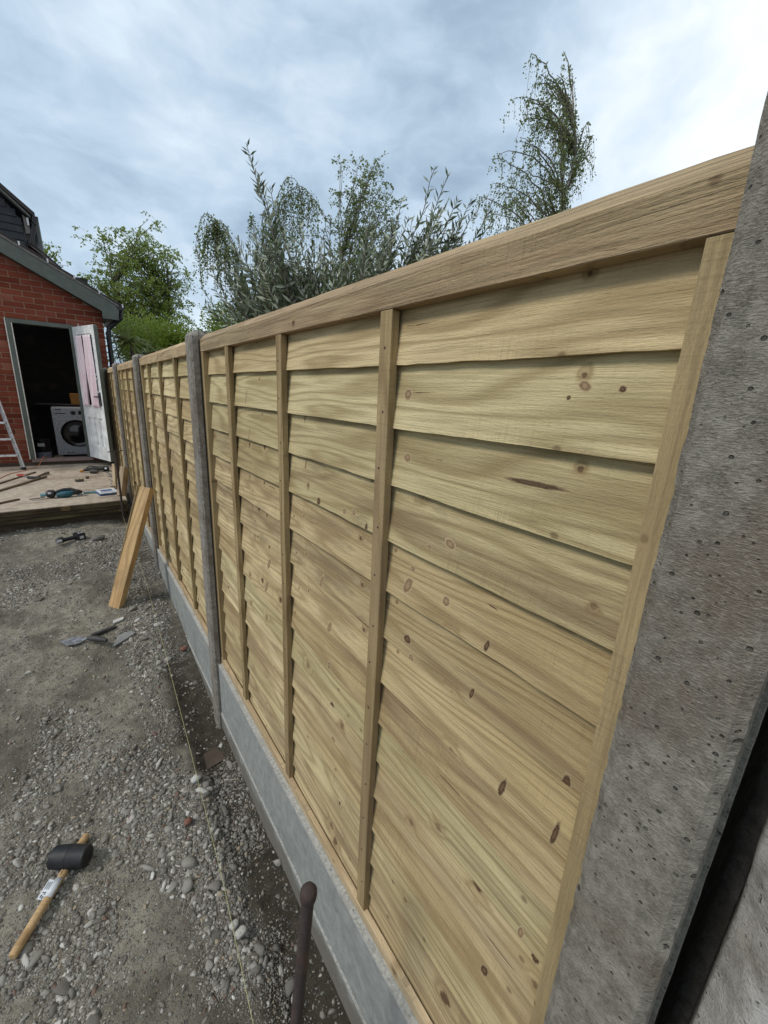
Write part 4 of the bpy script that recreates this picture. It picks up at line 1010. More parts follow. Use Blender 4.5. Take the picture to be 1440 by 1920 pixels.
mb = MB(); mb.prism(hp([(-0.135, 2.49), (-0.065, 2.49), (-0.075, 2.43), (-0.12, 2.38), (-0.15, 2.42)]), HY - 0.16, HY + 2.3, 'y'); mb.build('gutter', M['black'], hs)
mb = MB(); mb.tube([(-0.125 * k_, HY - 0.02, 2.41 * k_), (-0.16 * k_, HY - 0.02, 2.30 * k_), (-0.215 * k_, HY - 0.02, 2.10 * k_)], 0.045, 10); mb.build('downpipe', M['black'], hs)
mb = MB(); mb.prism(hp([(-0.25, 2.24), (-0.185, 2.25), (-0.20, 2.44), (-0.26, 2.50)]), HY - 0.05, HY + 0.02, 'y'); mb.build('soffit_box', M['verge'], hs)
mb = MB(); mb.box((-0.215 * k_, HY - 0.075, 2.36 * k_), (-0.19 * k_, HY - 0.055, 2.465 * k_)); mb.build('bracket', M['clip'], hs)
ext = empty('tiled_extension', (0, 0, 0), 'low red brown extension with dark verge behind the garage roof slope', 'extension')
mb = MB(); mb.prism(hp([(-0.24, 1.4), (0.13, 1.4), (0.12, 1.86), (-0.24, 2.16)]), HY + 0.3, HY + 1.9, 'y'); mb.build('wall', M['redbrown'], ext)
mb = MB(); mb.prism(hp([(-0.27, 2.175), (0.14, 1.855), (0.145, 1.885), (-0.25, 2.215)]), HY + 0.2, HY + 2.0, 'y'); mb.build('roof', M['tile'], ext, bevel=0.004)
mb = MB(); mb.prism(hp([(-0.255, 2.165), (0.13, 1.862), (0.135, 1.835), (-0.255, 2.135)]), HY + 0.19, HY + 0.24, 'y'); mb.build('verge_trim', M['verge'], ext)

# ------------------------------------------------------------------ step ladder
ld = empty('step_ladder', (0, 0, 0), 'aluminium step ladder standing on the patio against the brick wall', 'ladder')
fb = Vector((-0.655, 7.62, ZS)); ft = Vector((-0.90, 7.90, ZS + 1.55))
def rail_(a, b_, name='rail', wd=0.05, th=0.022):
    mb = MB(); L = (Vector(b_) - Vector(a)).length
    q = MB(); q.m = frame(a, b_); q.box((-th / 2, -wd / 2, 0), (th / 2, wd / 2, L)); return q.build(name, M['alu'], ld, bevel=0.002)
rail_(fb, ft); off_ = Vector((-0.50, -0.02, 0)); rail_(fb + off_, ft + off_)
for i in range(6):
    t = 0.135 + 0.142 * i; c = fb.lerp(ft, t)
    mb = MB(); mb.box((c.x - 0.50, c.y - 0.045, c.z - 0.020), (c.x - 0.004, c.y + 0.035, c.z + 0.006)); mb.build('tread', M['alu'], ld, bevel=0.004)
mb = MB(); mb.m = frame(fb - Vector((0, 0, 0.0)), ft); mb.box((-0.016, -0.03, -0.004), (0.016, 0.03, 0.035)); mb.build('foot', M['black'], ld)

# ------------------------------------------------------------------ loose timber
def timber(a, b_, wd, th, roll, m_, name, label, cat, col=(0.35, 0.4, 0.2, 1), bevel=0.003):
    o = empty(name, a, label, cat)
    L = (Vector(b_) - Vector(a)).length
    z_ = (Vector(b_) - Vector(a)).normalized(); x_ = (Vector((1, 0, 0)) - z_ * z_.x).normalized(); y_ = z_.cross(x_)
    q = Matrix((x_, y_, z_)).transposed().to_quaternion() @ Euler((0, 0, roll)).to_quaternion()
    o.rotation_euler = q.to_euler()
    mb = MB(); mb.box((-wd / 2, -th / 2, 0), (wd / 2, th / 2, L)); p_ = mb.build('length', m_, o, bevel=bevel, color=col)
    return o
timber((0.075, 3.405, -1.640), (0.395, 3.60, -0.765), 0.088, 0.056, R_(-42), M['plain_wood'], 'leaning_timber', 'short thick length of orange pine leaning against the fence', 'timber', (0.55, 0.43, 0.2, 1))
timber((0.085, 3.62, -1.60), (0.415, 4.38, -0.905), 0.034, 0.016, R_(20), M['batten'], 'leaning_lath', 'thin pale lath leaning on the fence behind the thick pine timber', 'lath')
timber((0.330, 5.44, ZS - 0.01), (0.405, 5.56, ZS + 0.30), 0.11, 0.05, R_(60), M['offcut'], 'timber_offcut', 'whitish timber offcut leaning against the fence on the patio corner', 'offcut', (0.6, 0.9, 0.55, 1))
timber((0.300, 5.80, ZS + 0.004), (0.34, 6.25, ZS + 0.20), 0.10, 0.03, R_(80), M['offcut'], 'timber_offcut', 'pale flat offcut leaning behind the whitish one near the far steel pin', 'offcut', (0.3, 0.2, 0.35, 1))
def flat_strip(a, b_, wd, th, label, col):
    o = empty('timber_strip', a, label, 'timber strip', 'dark timber strips lying on the patio')
    v = Vector(b_) - Vector(a); o.rotation_euler = (0, 0, math.atan2(v.y, v.x))
    mb = MB(); mb.box((0, -wd / 2, 0), (v.length, wd / 2, th)); mb.build('strip', M['strip'], o, bevel=0.002, color=col)
flat_strip((-1.15, 5.86, ZS + 0.001), (-0.519, 7.317, ZS), 0.022, 0.014, 'thin brown timber strip on the patio, farthest of the three', (0.5, 0.1, 0.1, 1))
flat_strip((-1.10, 5.55, ZS + 0.001), (-0.391, 6.893, ZS), 0.036, 0.018, 'wider dark timber strip on the patio, middle of the three', (0.8, 0.3, 0.5, 1))
flat_strip((-0.98, 5.28, ZS + 0.001), (-0.570, 5.640, ZS), 0.030, 0.016, 'short dark timber strip at the patio front, nearest of the three', (0.6, 0.7, 0.9, 1))

# ------------------------------------------------------------------ string line and steel pins
STR = [(0.115, 0.441), (0.133, 0.67), (0.153, 1.083), (0.175, 1.601), (0.201, 2.3), (0.220, 3.754)]
pts = [(0.175, -0.60, -1.765)]
for u, v in STR:
    z = -1.78
    for _ in range(20): z = float(np.interp(v * -z, [0, 1.5, 2.2, 3, 4, 5, 6, 8], [-1.8, -1.8, -1.77, -1.66, -1.55, -1.46, -1.42, -1.42])) + 0.028
    pts.append((u * -z, v * -z, z))
pts[-1] = (0.302, 5.10, -1.385)
pts.insert(1, (0.185, 0.1, -1.772))
fine = []
for i in range(len(pts) - 1):
    a, b_ = Vector(pts[i]), Vector(pts[i + 1])
    fine += [a.lerp(b_, t) + Vector((0, 0, -0.0)) for t in np.linspace(0, 1, 8, endpoint=False)]
fine.append(Vector(pts[-1]))
mb = MB(); mb.tube(fine, 0.00085, 6); o = mb.build('string_line', M['string']); tag(o, 'thin yellow builder string line stretched just above the gravel along the fence', 'string line')
pn = empty('steel_pin', (0.139, 0.46, -1.86), 'rusty dark steel pin with domed head standing in the near foreground', 'steel pin')
A = Vector((0.139, 0.46, -1.86)); B = Vector((0.2385, 0.4895, -0.885))
mb = MB(); mb.tube([Vector((0, 0, 0)), (B - A) * 0.5, (B - A)], 0.0117, 20); mb.build('shaft', M['rust'], pn, smooth=True)
mb = MB(); mb.m = frame((0, 0, 0), B - A); L = (B - A).length
mb.lathe([(0.0125, L - 0.012), (0.0150, L - 0.006), (0.0158, L + 0.004), (0.0150, L + 0.012), (0.0115, L + 0.0175), (0.005, L + 0.020), (0.001, L + 0.0205)], 24); mb.build('head', M['rust'], pn, smooth=True)
pn2 = empty('steel_pin', (0.308, 5.17, -1.50), 'rusty steel pin with a crosswise bar near its top, between patio and fence', 'steel pin')
mb = MB(); mb.tube([(0, 0, 0), (0.001, 0.005, 0.82)], 0.011, 12); mb.build('shaft', M['rust'], pn2, smooth=True)
mb = MB(); mb.tube([(-0.065, -0.005, 0.815), (0.075, 0.02, 0.822)], 0.005, 8); mb.build('cross_bar', M['rust'], pn2, smooth=True)

# ------------------------------------------------------------------ rubber mallet
ma, mc = Vector((-0.372, 1.372, 0)), Vector((-0.166, 1.682, 0))
ml = empty('rubber_mallet', (ma.x, ma.y, float(gz(ma.x, ma.y)) + 0.019), 'black rubber mallet with a pale wooden handle lying on the gravel', 'mallet')
v = mc - ma; LM = v.length; ml.rotation_euler = (R_(0), R_(-2.2), math.atan2(v.y, v.x))
# local x along the handle
mb = MB(); mb.m = Matrix.Rotation(R_(90), 4, 'Y')
prof_ = [(0.0105, 0.0), (0.0132, 0.003), (0.0142, 0.02), (0.0140, 0.12), (0.0128, 0.22), (0.0140, LM - 0.02), (0.0135, LM - 0.004), (0.0115, LM)]
mb.lathe(prof_, 20)
hm = mb.build('handle', M['handle_wood'], ml, smooth=True, color=(0.25, 0.3, 0.4, 1))
hm.data.transform(Matrix.Identity(4))
hc = LM - 0.092
mb = MB(); mb.m = Matrix.Translation((hc, 0, 0.019)) @ Matrix.Rotation(R_(90), 4, 'X')
hh = 0.064
mb.lathe([(0.034, -hh), (0.0375, -hh + 0.004), (0.0395, -0.02), (0.0400, -0.0012), (0.0390, -0.0006), (0.0390, 0.0006), (0.0400, 0.0012), (0.0395, 0.02), (0.0375, hh - 0.004), (0.034, hh)], 36)
mb.build('head', M['rubber'], ml, smooth=True)
mb = MB(); mb.m = Matrix.Translation((0.155, 0.0, 0.0)) @ Matrix.Rotation(R_(0), 4, 'X')
lb = []
for j in range(15):
    a = R_(-35 + 190 * j / 14); lb.append((0.0152 * math.cos(a), 0.0152 * math.sin(a)))
V = [(0.0, a, b_) for a, b_ in lb] + [(0.060, a, b_) for a, b_ in lb]
V = [(0.0, -0.0, 0.0)] * 0 + V
F = [(i, i + 1, 15 + i + 1, 15 + i) for i in range(14)]
mb.add(V, F); n0 = len(mb.v)
mb.add([(0.0, -0.0138, 0.0065), (0.060, -0.0138, 0.0065), (0.060, -0.0138, 0.0065)][:0], [])
st = mb.build('sticker', [M['whitepack']], ml, smooth=True); st.modifiers.new('thick', 'SOLIDIFY').thickness = 0.0006
# the loose tail of the sticker with its printed marks
mb = MB(); mb.prism([(0.150, 0.012), (0.212, 0.012), (0.214, 0.034), (0.152, 0.036)], 0.004, 0.0046); mb.build('sticker_tail', M['whitepack'], ml)
mb = MB()
for i in range(5):
    for j in range(2):
        if (i * 2 + j) % 3 != 1: mb.box((0.153 + i * 0.0045, 0.017 + j * 0.007, 0.0047), (0.1565 + i * 0.0045, 0.022 + j * 0.007, 0.0050))
for i in range(3): mb.box((0.182, 0.016 + i * 0.006, 0.0047), (0.206, 0.018 + i * 0.006, 0.0050))
mb.build('print', M['black'], ml)
mb = MB()
for i in range(7): mb.box((0.222 + i * 0.0052, -0.0015 - 0.001 * (i % 2), 0.0128), (0.2255 + i * 0.0052, 0.0015 + 0.001 * (i % 3), 0.01345))
mb.build('stamp', M['brown_handle'], ml)

# ------------------------------------------------------------------ brick trowel and what lies beside it
def on_ground(x, y, h=0.0): return float(gz(x, y)) + h
tr = empty('brick_trowel', (-0.129, 3.053, on_ground(-0.129, 3.053, 0.014)), 'silver bladed brick trowel with a dark handle on the gravel', 'trowel', rot=(0, R_(1), math.atan2(3.122 - 3.053, -0.131)))
mb = MB(); mb.prism([(0.0, -0.020), (0.03, -0.047), (0.075, -0.050), (0.145, 0.0), (0.075, 0.050), (0.03, 0.047), (0.0, 0.020)], -0.001, 0.001); mb.build('blade', M['steel'], tr)
mb = MB(); mb.tube([(0.002, 0, 0.0), (-0.02, 0, 0.012), (-0.035, 0, 0.016)], 0.006, 8); mb.build('shank', M['steel'], tr)
mb = MB(); mb.tube([(-0.030, 0, 0.015), (-0.045, 0.004, 0.016), (-0.085, 0.012, 0.015), (-0.135, 0.026, 0.012), (-0.158, 0.034, 0.010)], [0.012, 0.017, 0.0195, 0.016, 0.011], 12); mb.build('handle', M['darkgrip'], tr, smooth=True)
cb = empty('cold_chisel', (-0.085, 3.085, on_ground(-0.085, 3.09, 0.012)), 'dark square bar lying across behind the trowel handle', 'chisel', rot=(0, 0, math.atan2(0.045, 0.14)))
mb = MB(); mb.box((0, -0.013, -0.011), (0.15, 0.013, 0.011)); mb.build('bar', M['darkgrip'], cb, bevel=0.004)
slt = empty('slate_piece', (0.09, 2.985, on_ground(0.09, 2.985, 0.010)), 'flat grey slate offcut on the gravel right of the trowel', 'slate', rot=(R_(3), R_(-4), 0.25))
mb = MB(); mb.prism([(-0.085, -0.050), (0.0, -0.028), (0.075, 0.0), (0.06, 0.042), (-0.015, 0.05)], -0.006, 0.007); mb.build('slab', M['slate'], slt, bevel=0.002)
sl2 = empty('slate_piece', (0.075, 3.20, on_ground(0.075, 3.2, 0.008)), 'small pale flat stone sliver below the foot of the leaning timber', 'slate', rot=(0, 0, 0.5))
mb = MB(); mb.prism([(-0.045, -0.018), (0.03, -0.02), (0.05, 0.008), (-0.02, 0.02)], -0.005, 0.006); mb.build('slab', M['chunk'], sl2, bevel=0.002)
slf = empty('slate_piece', (0.355, 1.83, on_ground(0.355, 1.83, 0.006)), 'soil covered flat slab sunk beside the concrete board near the second post', 'slate', rot=(0.03, -0.03, 0.15))
mb = MB(); mb.box((-0.075, -0.05, -0.012), (0.07, 0.05, 0.006)); mb.build('slab', M['plinth'], slf, bevel=0.003)

# cordless tool on the gravel
im = empty('cordless_tool', (-0.17, 4.73, on_ground(-0.17, 4.74, 0.035)), 'black cordless driver lying on its side on the far gravel', 'power tool', rot=(0, 0, math.atan2(0.105, 0.219)))
mb = MB(); mb.tube([(-0.115, 0, 0.0), (-0.095, 0, 0.006), (-0.06, 0.0, 0.004)], [0.012, 0.030, 0.028], 14); mb.build('head', M['black'], im, smooth=True)
mb = MB(); mb.tube([(-0.125, -0.035, 0.004), (-0.085, -0.028, 0.004)], [0.014, 0.018], 12); mb.build('chuck', M['steel'], im, smooth=True)
mb = MB(); mb.tube([(-0.075, 0, 0.0), (-0.02, 0, 0.002), (0.05, 0.0, 0.0)], [0.022, 0.018, 0.020], 12); mb.build('grip', M['rubber'], im, smooth=True)
mb = MB(); mb.box((0.045, -0.045, -0.032), (0.118, 0.045, 0.036)); bt = mb.build('battery', M['black'], im, bevel=0.010)
mb = MB(); mb.box((0.062, -0.0465, -0.012), (0.098, -0.0455, 0.014)); mb.box((0.07, -0.02, 0.0365), (0.082, 0.01, 0.0372)); mb.box((0.094, -0.02, 0.0365), (0.106, 0.01, 0.0372)); mb.build('label', M['paper'], bt)

# ------------------------------------------------------------------ things on the patio
def onp(x, y, h=0.0): return (x, y, ZS + h)
sw = empty('reciprocating_saw', onp(-0.225, 5.60, 0.045), 'teal and black cordless reciprocating saw lying at the patio front edge', 'power saw', rot=(0, 0, R_(2)))
mb = MB(); mb.tube([(-0.115, 0.0, 0.0), (-0.09, 0, 0.004), (-0.05, 0, 0.002), (-0.035, 0, 0.0)], [0.030, 0.044, 0.042, 0.028], 16); bt = mb.build('battery', M['black'], sw, smooth=True)
mb = MB(); mb.m = Matrix.Translation((-0.085, -0.040, 0.018)) @ Matrix.Rotation(R_(35), 4, 'X'); mb.box((-0.014, -0.006, -0.012), (0.014, 0.002, 0.012)); mb.build('label', M['clip'], bt, bevel=0.003)
mb = MB(); mb.tube([(-0.045, 0.01, 0.0), (-0.01, 0.01, 0.022), (0.04, 0.012, 0.036), (0.10, 0.012, 0.034), (0.125, 0.0, 0.02)], [0.018, 0.019, 0.018, 0.020, 0.024], 12); mb.build('grip', M['black'], sw, smooth=True)
mb = MB(); mb.tube([(-0.03, -0.02, -0.012), (0.02, -0.026, -0.008), (0.07, -0.024, -0.008), (0.11, -0.01, -0.004)], [0.020, 0.034, 0.036, 0.026], 14); mb.build('motor_housing', M['teal'], sw, smooth=True)
mb = MB(); mb.tube([(0.10, 0.0, 0.0), (0.14, 0.0, 0.004), (0.175, 0, 0.0), (0.20, 0, -0.004)], [0.030, 0.032, 0.026, 0.015], 14); mb.build('gear_case', M['black'], sw, smooth=True)
mb = MB(); mb.box((0.15, -0.045, -0.040), (0.215, 0.03, -0.034)); mb.box((0.205, -0.045, -0.034), (0.212, 0.03, 0.0)); mb.build('shoe', M['steel'], sw, bevel=0.001)
mb = MB(); mb.tube([(-0.165, 0.0, -0.004), (-0.115, 0.0, 0.0)], 0.020, 12); mb.build('nose', M['pale_teal'], sw, smooth=True)
mb = MB(); mb.prism([(-0.26, -0.045), (-0.14, -0.018), (-0.13, 0.004), (-0.245, -0.022)], -0.032, -0.026); mb.build('blade', M['darkgrip'], sw)
lv = empty('marker_bar', onp(0.065, 5.68, 0.012), 'slim pale teal bar lying between the saw and the blue packet', 'bar', rot=(0, 0, 0.0))
mb = MB(); mb.box((-0.08, -0.012, -0.010), (0.10, 0.012, 0.012)); mb.build('bar', M['pale_teal'], lv, bevel=0.002)
pk = empty('packet', onp(0.205, 5.62, 0.0), 'blue and white plastic packet on the patio edge beside the saw', 'packet', rot=(0, 0, R_(10)))
mb = MB(); mb.box((-0.095, -0.115, 0.001), (0.095, 0.115, 0.022)); mb.build('pack', M['bluepack'], pk, bevel=0.009)
mb = MB(); mb.prism([(-0.092, -0.118), (0.092, -0.118), (0.10, 0.12), (-0.088, 0.12)], 0.0225, 0.032); mb.build('wrapper', M['whitepack'], pk, bevel=0.005)
mb = MB(); mb.box((-0.055, -0.02, 0.0323), (0.055, 0.06, 0.0335)); mb.box((-0.07, -0.07, 0.0323), (0.05, -0.055, 0.0333)); mb.build('print', M['bluepack'], pk)
tp = empty('tape_roll', onp(-0.04, 6.47, 0.0), 'small roll of dark tape on the patio near the door', 'tape')
mb = MB(); mb.lathe([(0.044, 0), (0.046, 0.004), (0.046, 0.030), (0.044, 0.033)], 28); mb.build('roll', M['tape'], tp, smooth=True)
mb = MB(); mb.lathe([(0.040, 0.0332), (0.040, 0.0345)], 24); mb.build('side', M['tapeside'], tp)
mb = MB(); mb.lathe([(0.014, 0.0346), (0.014, 0.0352)], 18); mb.build('core', M['black'], tp)
nt = empty('wood_plug', onp(0.048, 6.63, 0.0), 'small brown wooden plug right of the tape roll on the patio', 'plug')
mb = MB(); mb.lathe([(0.016, 0), (0.019, 0.004), (0.019, 0.026), (0.014, 0.030)], 16); mb.build('plug', M['brown_handle'], nt, smooth=True)
# hammer and red handled tool
hmr = empty('hammer', onp(-0.505, 6.83, 0.016), 'club hammer with a dark head and brown handle on the patio', 'hammer', rot=(0, 0, math.atan2(0.26, 0.13)))
mb = MB(); mb.box((-0.02, -0.070, -0.015), (0.02, 0.070, 0.018)); o = mb.build('head', M['darkgrip'], hmr, bevel=0.006)
mb = MB(); mb.tube([(0.02, 0, 0), (0.12, 0.004, 0.004), (0.24, 0.010, 0.006), (0.33, 0.014, 0.006)], [0.009, 0.011, 0.015, 0.017], 12); mb.build('handle', M['brown_handle'], hmr, smooth=True)
rt = empty('pincers', onp(-0.61, 7.02, 0.012), 'hand tool with red grips lying left of the hammer', 'hand tool', rot=(0, 0, math.atan2(-0.29, 0.14)))
mb = MB(); mb.tube([(-0.16, 0.012, 0), (-0.08, 0.02, 0.003), (0.0, 0.008, 0.0)], [0.012, 0.013, 0.009], 10); mb.build('grip', M['red'], rt, smooth=True)
mb = MB(); mb.tube([(-0.15, -0.018, 0), (-0.08, -0.022, 0.003), (0.0, -0.006, 0.0)], [0.011, 0.012, 0.009], 10); mb.build('grip', M['red'], rt, smooth=True)
mb = MB(); mb.box((0.0, -0.018, -0.007), (0.10, 0.018, 0.008)); mb.build('jaws', M['steel'], rt, bevel=0.005)
# black power tool with straps near the door
bk = empty('multi_tool', onp(0.165, 7.10, 0.03), 'dark grey power tool with straps lying near the open door', 'power tool', rot=(0, 0, R_(-8)))
mb = MB(); mb.tube([(-0.15, -0.02, 0), (-0.10, 0.0, 0.012), (-0.02, 0.02, 0.016), (0.06, 0.02, 0.012), (0.10, 0.01, 0.01)], [0.014, 0.026, 0.030, 0.030, 0.022], 14); mb.build('body', M['darkgrip'], bk, smooth=True)
mb = MB(); mb.tube([(0.085, 0.02, 0.01), (0.155, 0.03, 0.014)], [0.038, 0.036], 18); mb.build('motor', M['black'], bk, smooth=True)
mb = MB(); mb.m = Matrix.Translation((0.12, -0.014, 0.02)) @ Matrix.Rotation(R_(60), 4, 'X'); mb.lathe([(0.014, 0), (0.014, 0.004)], 14); mb.build('badge', M['clip'], bk)
mb = MB(); mb.tube([(-0.05, -0.10, -0.004), (-0.01, -0.13, 0.004), (0.04, -0.15, 0.0)], [0.028, 0.030, 0.016], 12); mb.build('grip', M['darkgrip'], bk, smooth=True)
mb = MB(); mb.tube([(-0.18, -0.05, -0.008), (-0.15, -0.025, 0.0)], [0.014, 0.018], 10); mb.build('tip', M['orange'], bk, smooth=True)
mb = MB(); mb.tube([(-0.12, 0.02, 0.02), (-0.08, 0.09, 0.045), (0.0, 0.11, 0.03), (0.08, 0.06, 0.03), (0.05, -0.05, 0.0), (-0.03, -0.09, -0.01)], 0.007, 8); mb.build('strap', M['black'], bk, smooth=True)
# orange cable out of the door and across the patio
cp_ = [(-0.35, 8.35, -1.27), (-0.40, 8.02, -1.10), (-0.44, 7.88, -1.10), (-0.50, 7.80, -1.20), (-0.56, 7.70, ZS + 0.006), (-0.64, 7.52, ZS + 0.005), (-0.78, 7.30, ZS + 0.005), (-0.86, 6.95, ZS + 0.005), (-1.0, 6.6, ZS + 0.005), (-1.4, 6.4, ZS + 0.005)]
cq = []
for i in range(len(cp_) - 1):
    a_, b__, c__, d__ = (Vector(cp_[max(0, min(len(cp_) - 1, i + q))]) for q in (-1, 0, 1, 2))
    for t in np.linspace(0, 1, 6, endpoint=False):
        t = float(t); cq.append(0.5 * ((2 * b__) + (c__ - a_) * t + (2 * a_ - 5 * b__ + 4 * c__ - d__) * t * t + (3 * b__ - a_ - 3 * c__ + d__) * t ** 3))
cq.append(Vector(cp_[-1]))
mb = MB(); mb.tube(cq, 0.0045, 8); o = mb.build('extension_cable', M['cable'], smooth=True); tag(o, 'orange extension cable running from the doorway across the patio', 'cable')
# rubble along the patio edge by the fence
p = np.column_stack([rng.uniform(0.27, 0.37, 90), rng.uniform(5.5, 7.2, 90), np.full(90, ZS + 0.004)])
V, F, T = stones_mesh(p, rng.uniform(0.006, 0.018, 90), rng.uniform(0.2, 0.85, 90), ICO1, 0.15)
o = raw_mesh('rubble', V, F, M['stone'], {'tint': T}); tag(o, 'crumbs of rubble along the patio side by the fence', kind='stuff')

# ------------------------------------------------------------------ trees and plants
def leaf_quads(P, D, L, W, r, fold=0.15):
    """leaf blades: P base points, D unit directions, L lengths, W widths -> verts, faces (quads), one tint each"""
    n = len(P); S = r.normal(size=(n, 3)); S -= (S * D).sum(1, keepdims=True) * D; S /= np.linalg.norm(S, axis=1, keepdims=True) + 1e-9
    N = np.cross(D, S)
    mid = P + D * (L * 0.45)[:, None]
    V = np.stack([P, mid + S * (W / 2)[:, None] + N * (W * fold)[:, None], P + D * L[:, None], mid - S * (W / 2)[:, None] + N * (W * fold)[:, None]], 1)
    return V.reshape(-1, 3), (np.arange(n) * 4)[:, None] + np.arange(4)[None], np.repeat(r.random(n), 4)

def unit(v): return v / (np.linalg.norm(v, axis=-1, keepdims=True) + 1e-9)

def arc(a, b_, sag, n, r, wob=0.03):
    """curved line from a to b bowed by vector sag"""
    a = np.array(a, float); b_ = np.array(b_, float); t = np.linspace(0, 1, n)[:, None]
    L = np.linalg.norm(b_ - a)
    p_ = a + (b_ - a) * t + np.array(sag)[None] * (4 * t * (1 - t))
    w_ = np.cumsum(r.normal(size=(n, 3)), 0) * wob * L / math.sqrt(n); w_ -= w_[0]
    return p_ + w_

def weeping(name, label, base, top, limbs, nleaf, leaf, lm, bm_, r, twig=0.55, droop=1.0, trunk_r=0.06, group=None, spread=0.25, extra_stems=(), per_twig=26, twigs=24, jut=0.35, kind_label='birch'):
    """tree with bare stems, limbs and (drooping) leafy twigs. limbs: list of (start height fraction, tip)"""
    o = empty(name, base, label, 'tree', group)
    B = np.array(base, float)
    wd_ = MB(); tw = MB()
    stems = [arc(base, top, (0.08, 0.05, 0), 14, r, 0.03)] + [arc(base, t_, (0.05, -0.05, 0), 12, r, 0.03) for t_ in extra_stems]
    for s_ in stems:
        rr_ = np.linspace(trunk_r, trunk_r * 0.12, len(s_)); wd_.tube([tuple(q - B) for q in s_], list(rr_), 8)
    paths = []
    for lm_ in limbs:
        f, tip = lm_[:2]; bow_ = lm_[2] if len(lm_) > 2 else None
        s_ = stems[r.integers(len(stems))] if f >= 0 else stems[0]; f = abs(f)
        st_ = s_[int(f * (len(s_) - 1))]
        tip = np.array(tip, float); L = np.linalg.norm(tip - st_)
        pth = arc(st_, tip, bow_ or (0, 0, 0.16 * L * droop), 10 if not bow_ else 16, r, 0.05 if not bow_ else 0.02)
        tw.tube([tuple(q - B) for q in pth], list(np.linspace(max(0.006, trunk_r * 0.25), 0.003, len(pth))), 5)
        paths.append(pth)
    for s_ in stems: paths.append(s_[int(len(s_) * 0.55):])
    P, D = [], []
    for pth in paths:
        seglen = np.linalg.norm(np.diff(pth, axis=0), axis=1).sum()
        k = max(3, int(twigs * seglen))
        for _ in range(k):
            i = r.integers(1, len(pth)); st_ = pth[i]
            out = unit(np.array([r.normal(), r.normal(), 0.35 * r.normal()]))
            tl = twig * r.uniform(0.5, 1.3)
            m_ = 9; t = np.linspace(0, 1, m_)[:, None]
            q = st_ + out * tl * jut * t - np.array([0, 0, 1.0]) * tl * droop * t ** 1.7 + np.array([0, 0, 1.0]) * tl * (1 - droop) * 0.7 * t
            if r.random() < 0.5: tw.tube([tuple(z_ - B) for z_ in q[::2]], 0.0022, 3, cap=False)
            nl = r.integers(per_twig // 2, per_twig)
            u = r.random(nl) ** 0.8 * (m_ - 1.001); i0 = u.astype(int); fr_ = (u - i0)[:, None]
            pos = q[i0] * (1 - fr_) + q[i0 + 1] * fr_ + r.normal(size=(nl, 3)) * 0.018
            dd = unit(r.normal(size=(nl, 3)) * 0.8 + np.array([0, 0, -0.7 * droop]) + out * 0.4)
            P.append(pos); D.append(dd)
    P = np.concatenate(P); D = np.concatenate(D)
    if len(P) > nleaf: sel = r.permutation(len(P))[:nleaf]; P, D = P[sel], D[sel]
    L = r.uniform(0.7, 1.25, len(P)) * leaf
    V, F, T = leaf_quads(P - B, D, L, L * 0.72, r)
    wd_.build('trunk', bm_, o, smooth=True); tw.build('twigs', M['bark'], o)
    c = raw_mesh('crown', V, F, lm, {'tint': T}, parent=o); c['kind'] = 'stuff'
    return o

r1 = np.random.default_rng(101)
# tall weeping birch standing alone to the right
lim = []
for i in range(46):
    f = i / 45; zt = 2.3 + 2.45 * f; a = r1.uniform(0, 2 * math.pi)
    rad = np.interp(f, [0, 0.35, 0.7, 0.9, 1.0], [0.90, 0.98, 0.80, 0.45, 0.15]) * r1.uniform(0.25, 1.1)
    cx_ = 6.46 - 0.24 * f; cy_ = 4.97 - 0.25 * f
    lim.append((-(0.56 + 0.42 * f), (cx_ + rad * math.cos(a), cy_ + rad * math.sin(a), zt + r1.uniform(-0.05, 0.2))))
lim += [(-0.86, (6.90, 4.40, 4.15)), (-0.82, (6.95, 4.42, 3.85)), (-0.84, (6.95, 4.35, 4.0)), (-0.9, (6.60, 4.55, 4.3)), (-0.7, (6.0, 5.50, 3.5)), (-0.75, (6.0, 5.45, 3.9))]
weeping('birch_tree', 'tall slim weeping birch standing alone behind the fence at right', (6.5, 4.95, -2.0), (6.13, 4.68, 4.86), lim, 15000, 0.033, M['dark_birch_leaf'], M['birch_bark'], r1, twig=0.42, droop=0.95, trunk_r=0.06, per_twig=30, twigs=19, jut=0.36, group='birch trees beyond the fence')
# weeping birch with two arching crests behind the olive
r2 = np.random.default_rng(77)
lim = [(-0.62, (1.80, 7.48, 2.05), (-0.10, 0.05, 1.05)), (-0.60, (1.95, 7.40, 2.10), (-0.05, 0.02, 0.95)), (-0.66, (2.05, 7.35, 2.25), (-0.05, 0.0, 0.80)),
       (-0.55, (2.2, 7.2, 2.0), (0, 0, 0.7)), (-0.5, (2.4, 7.1, 1.8)), (-0.45, (2.35, 7.1, 1.9)),
       (-0.84, (3.32, 6.38, 2.75), (-0.05, 0.05, 0.72)), (-0.82, (3.25, 6.42, 2.6), (0.0, 0.0, 0.72)), (-0.86, (3.12, 6.5, 2.9), (0, 0, 0.55)), (-0.8, (2.70, 6.85, 2.6), (0, 0, 0.4)), (-0.75, (3.05, 6.55, 2.4)), (-0.6, (2.75, 6.8, 2.1)), (-0.6, (3.2, 6.5, 2.0)), (-0.5, (2.9, 6.7, 1.9))]
weeping('birch_tree', 'weeping birch with two arching drooping crests behind the silvery olive', (2.65, 7.0, -2.0), (2.78, 6.80, 2.75), lim, 21000, 0.033, M['dark_birch_leaf'], M['birch_bark'], r2, twig=0.60, droop=1.1, trunk_r=0.035, per_twig=40, twigs=17, jut=0.16, group='birch trees beyond the fence')
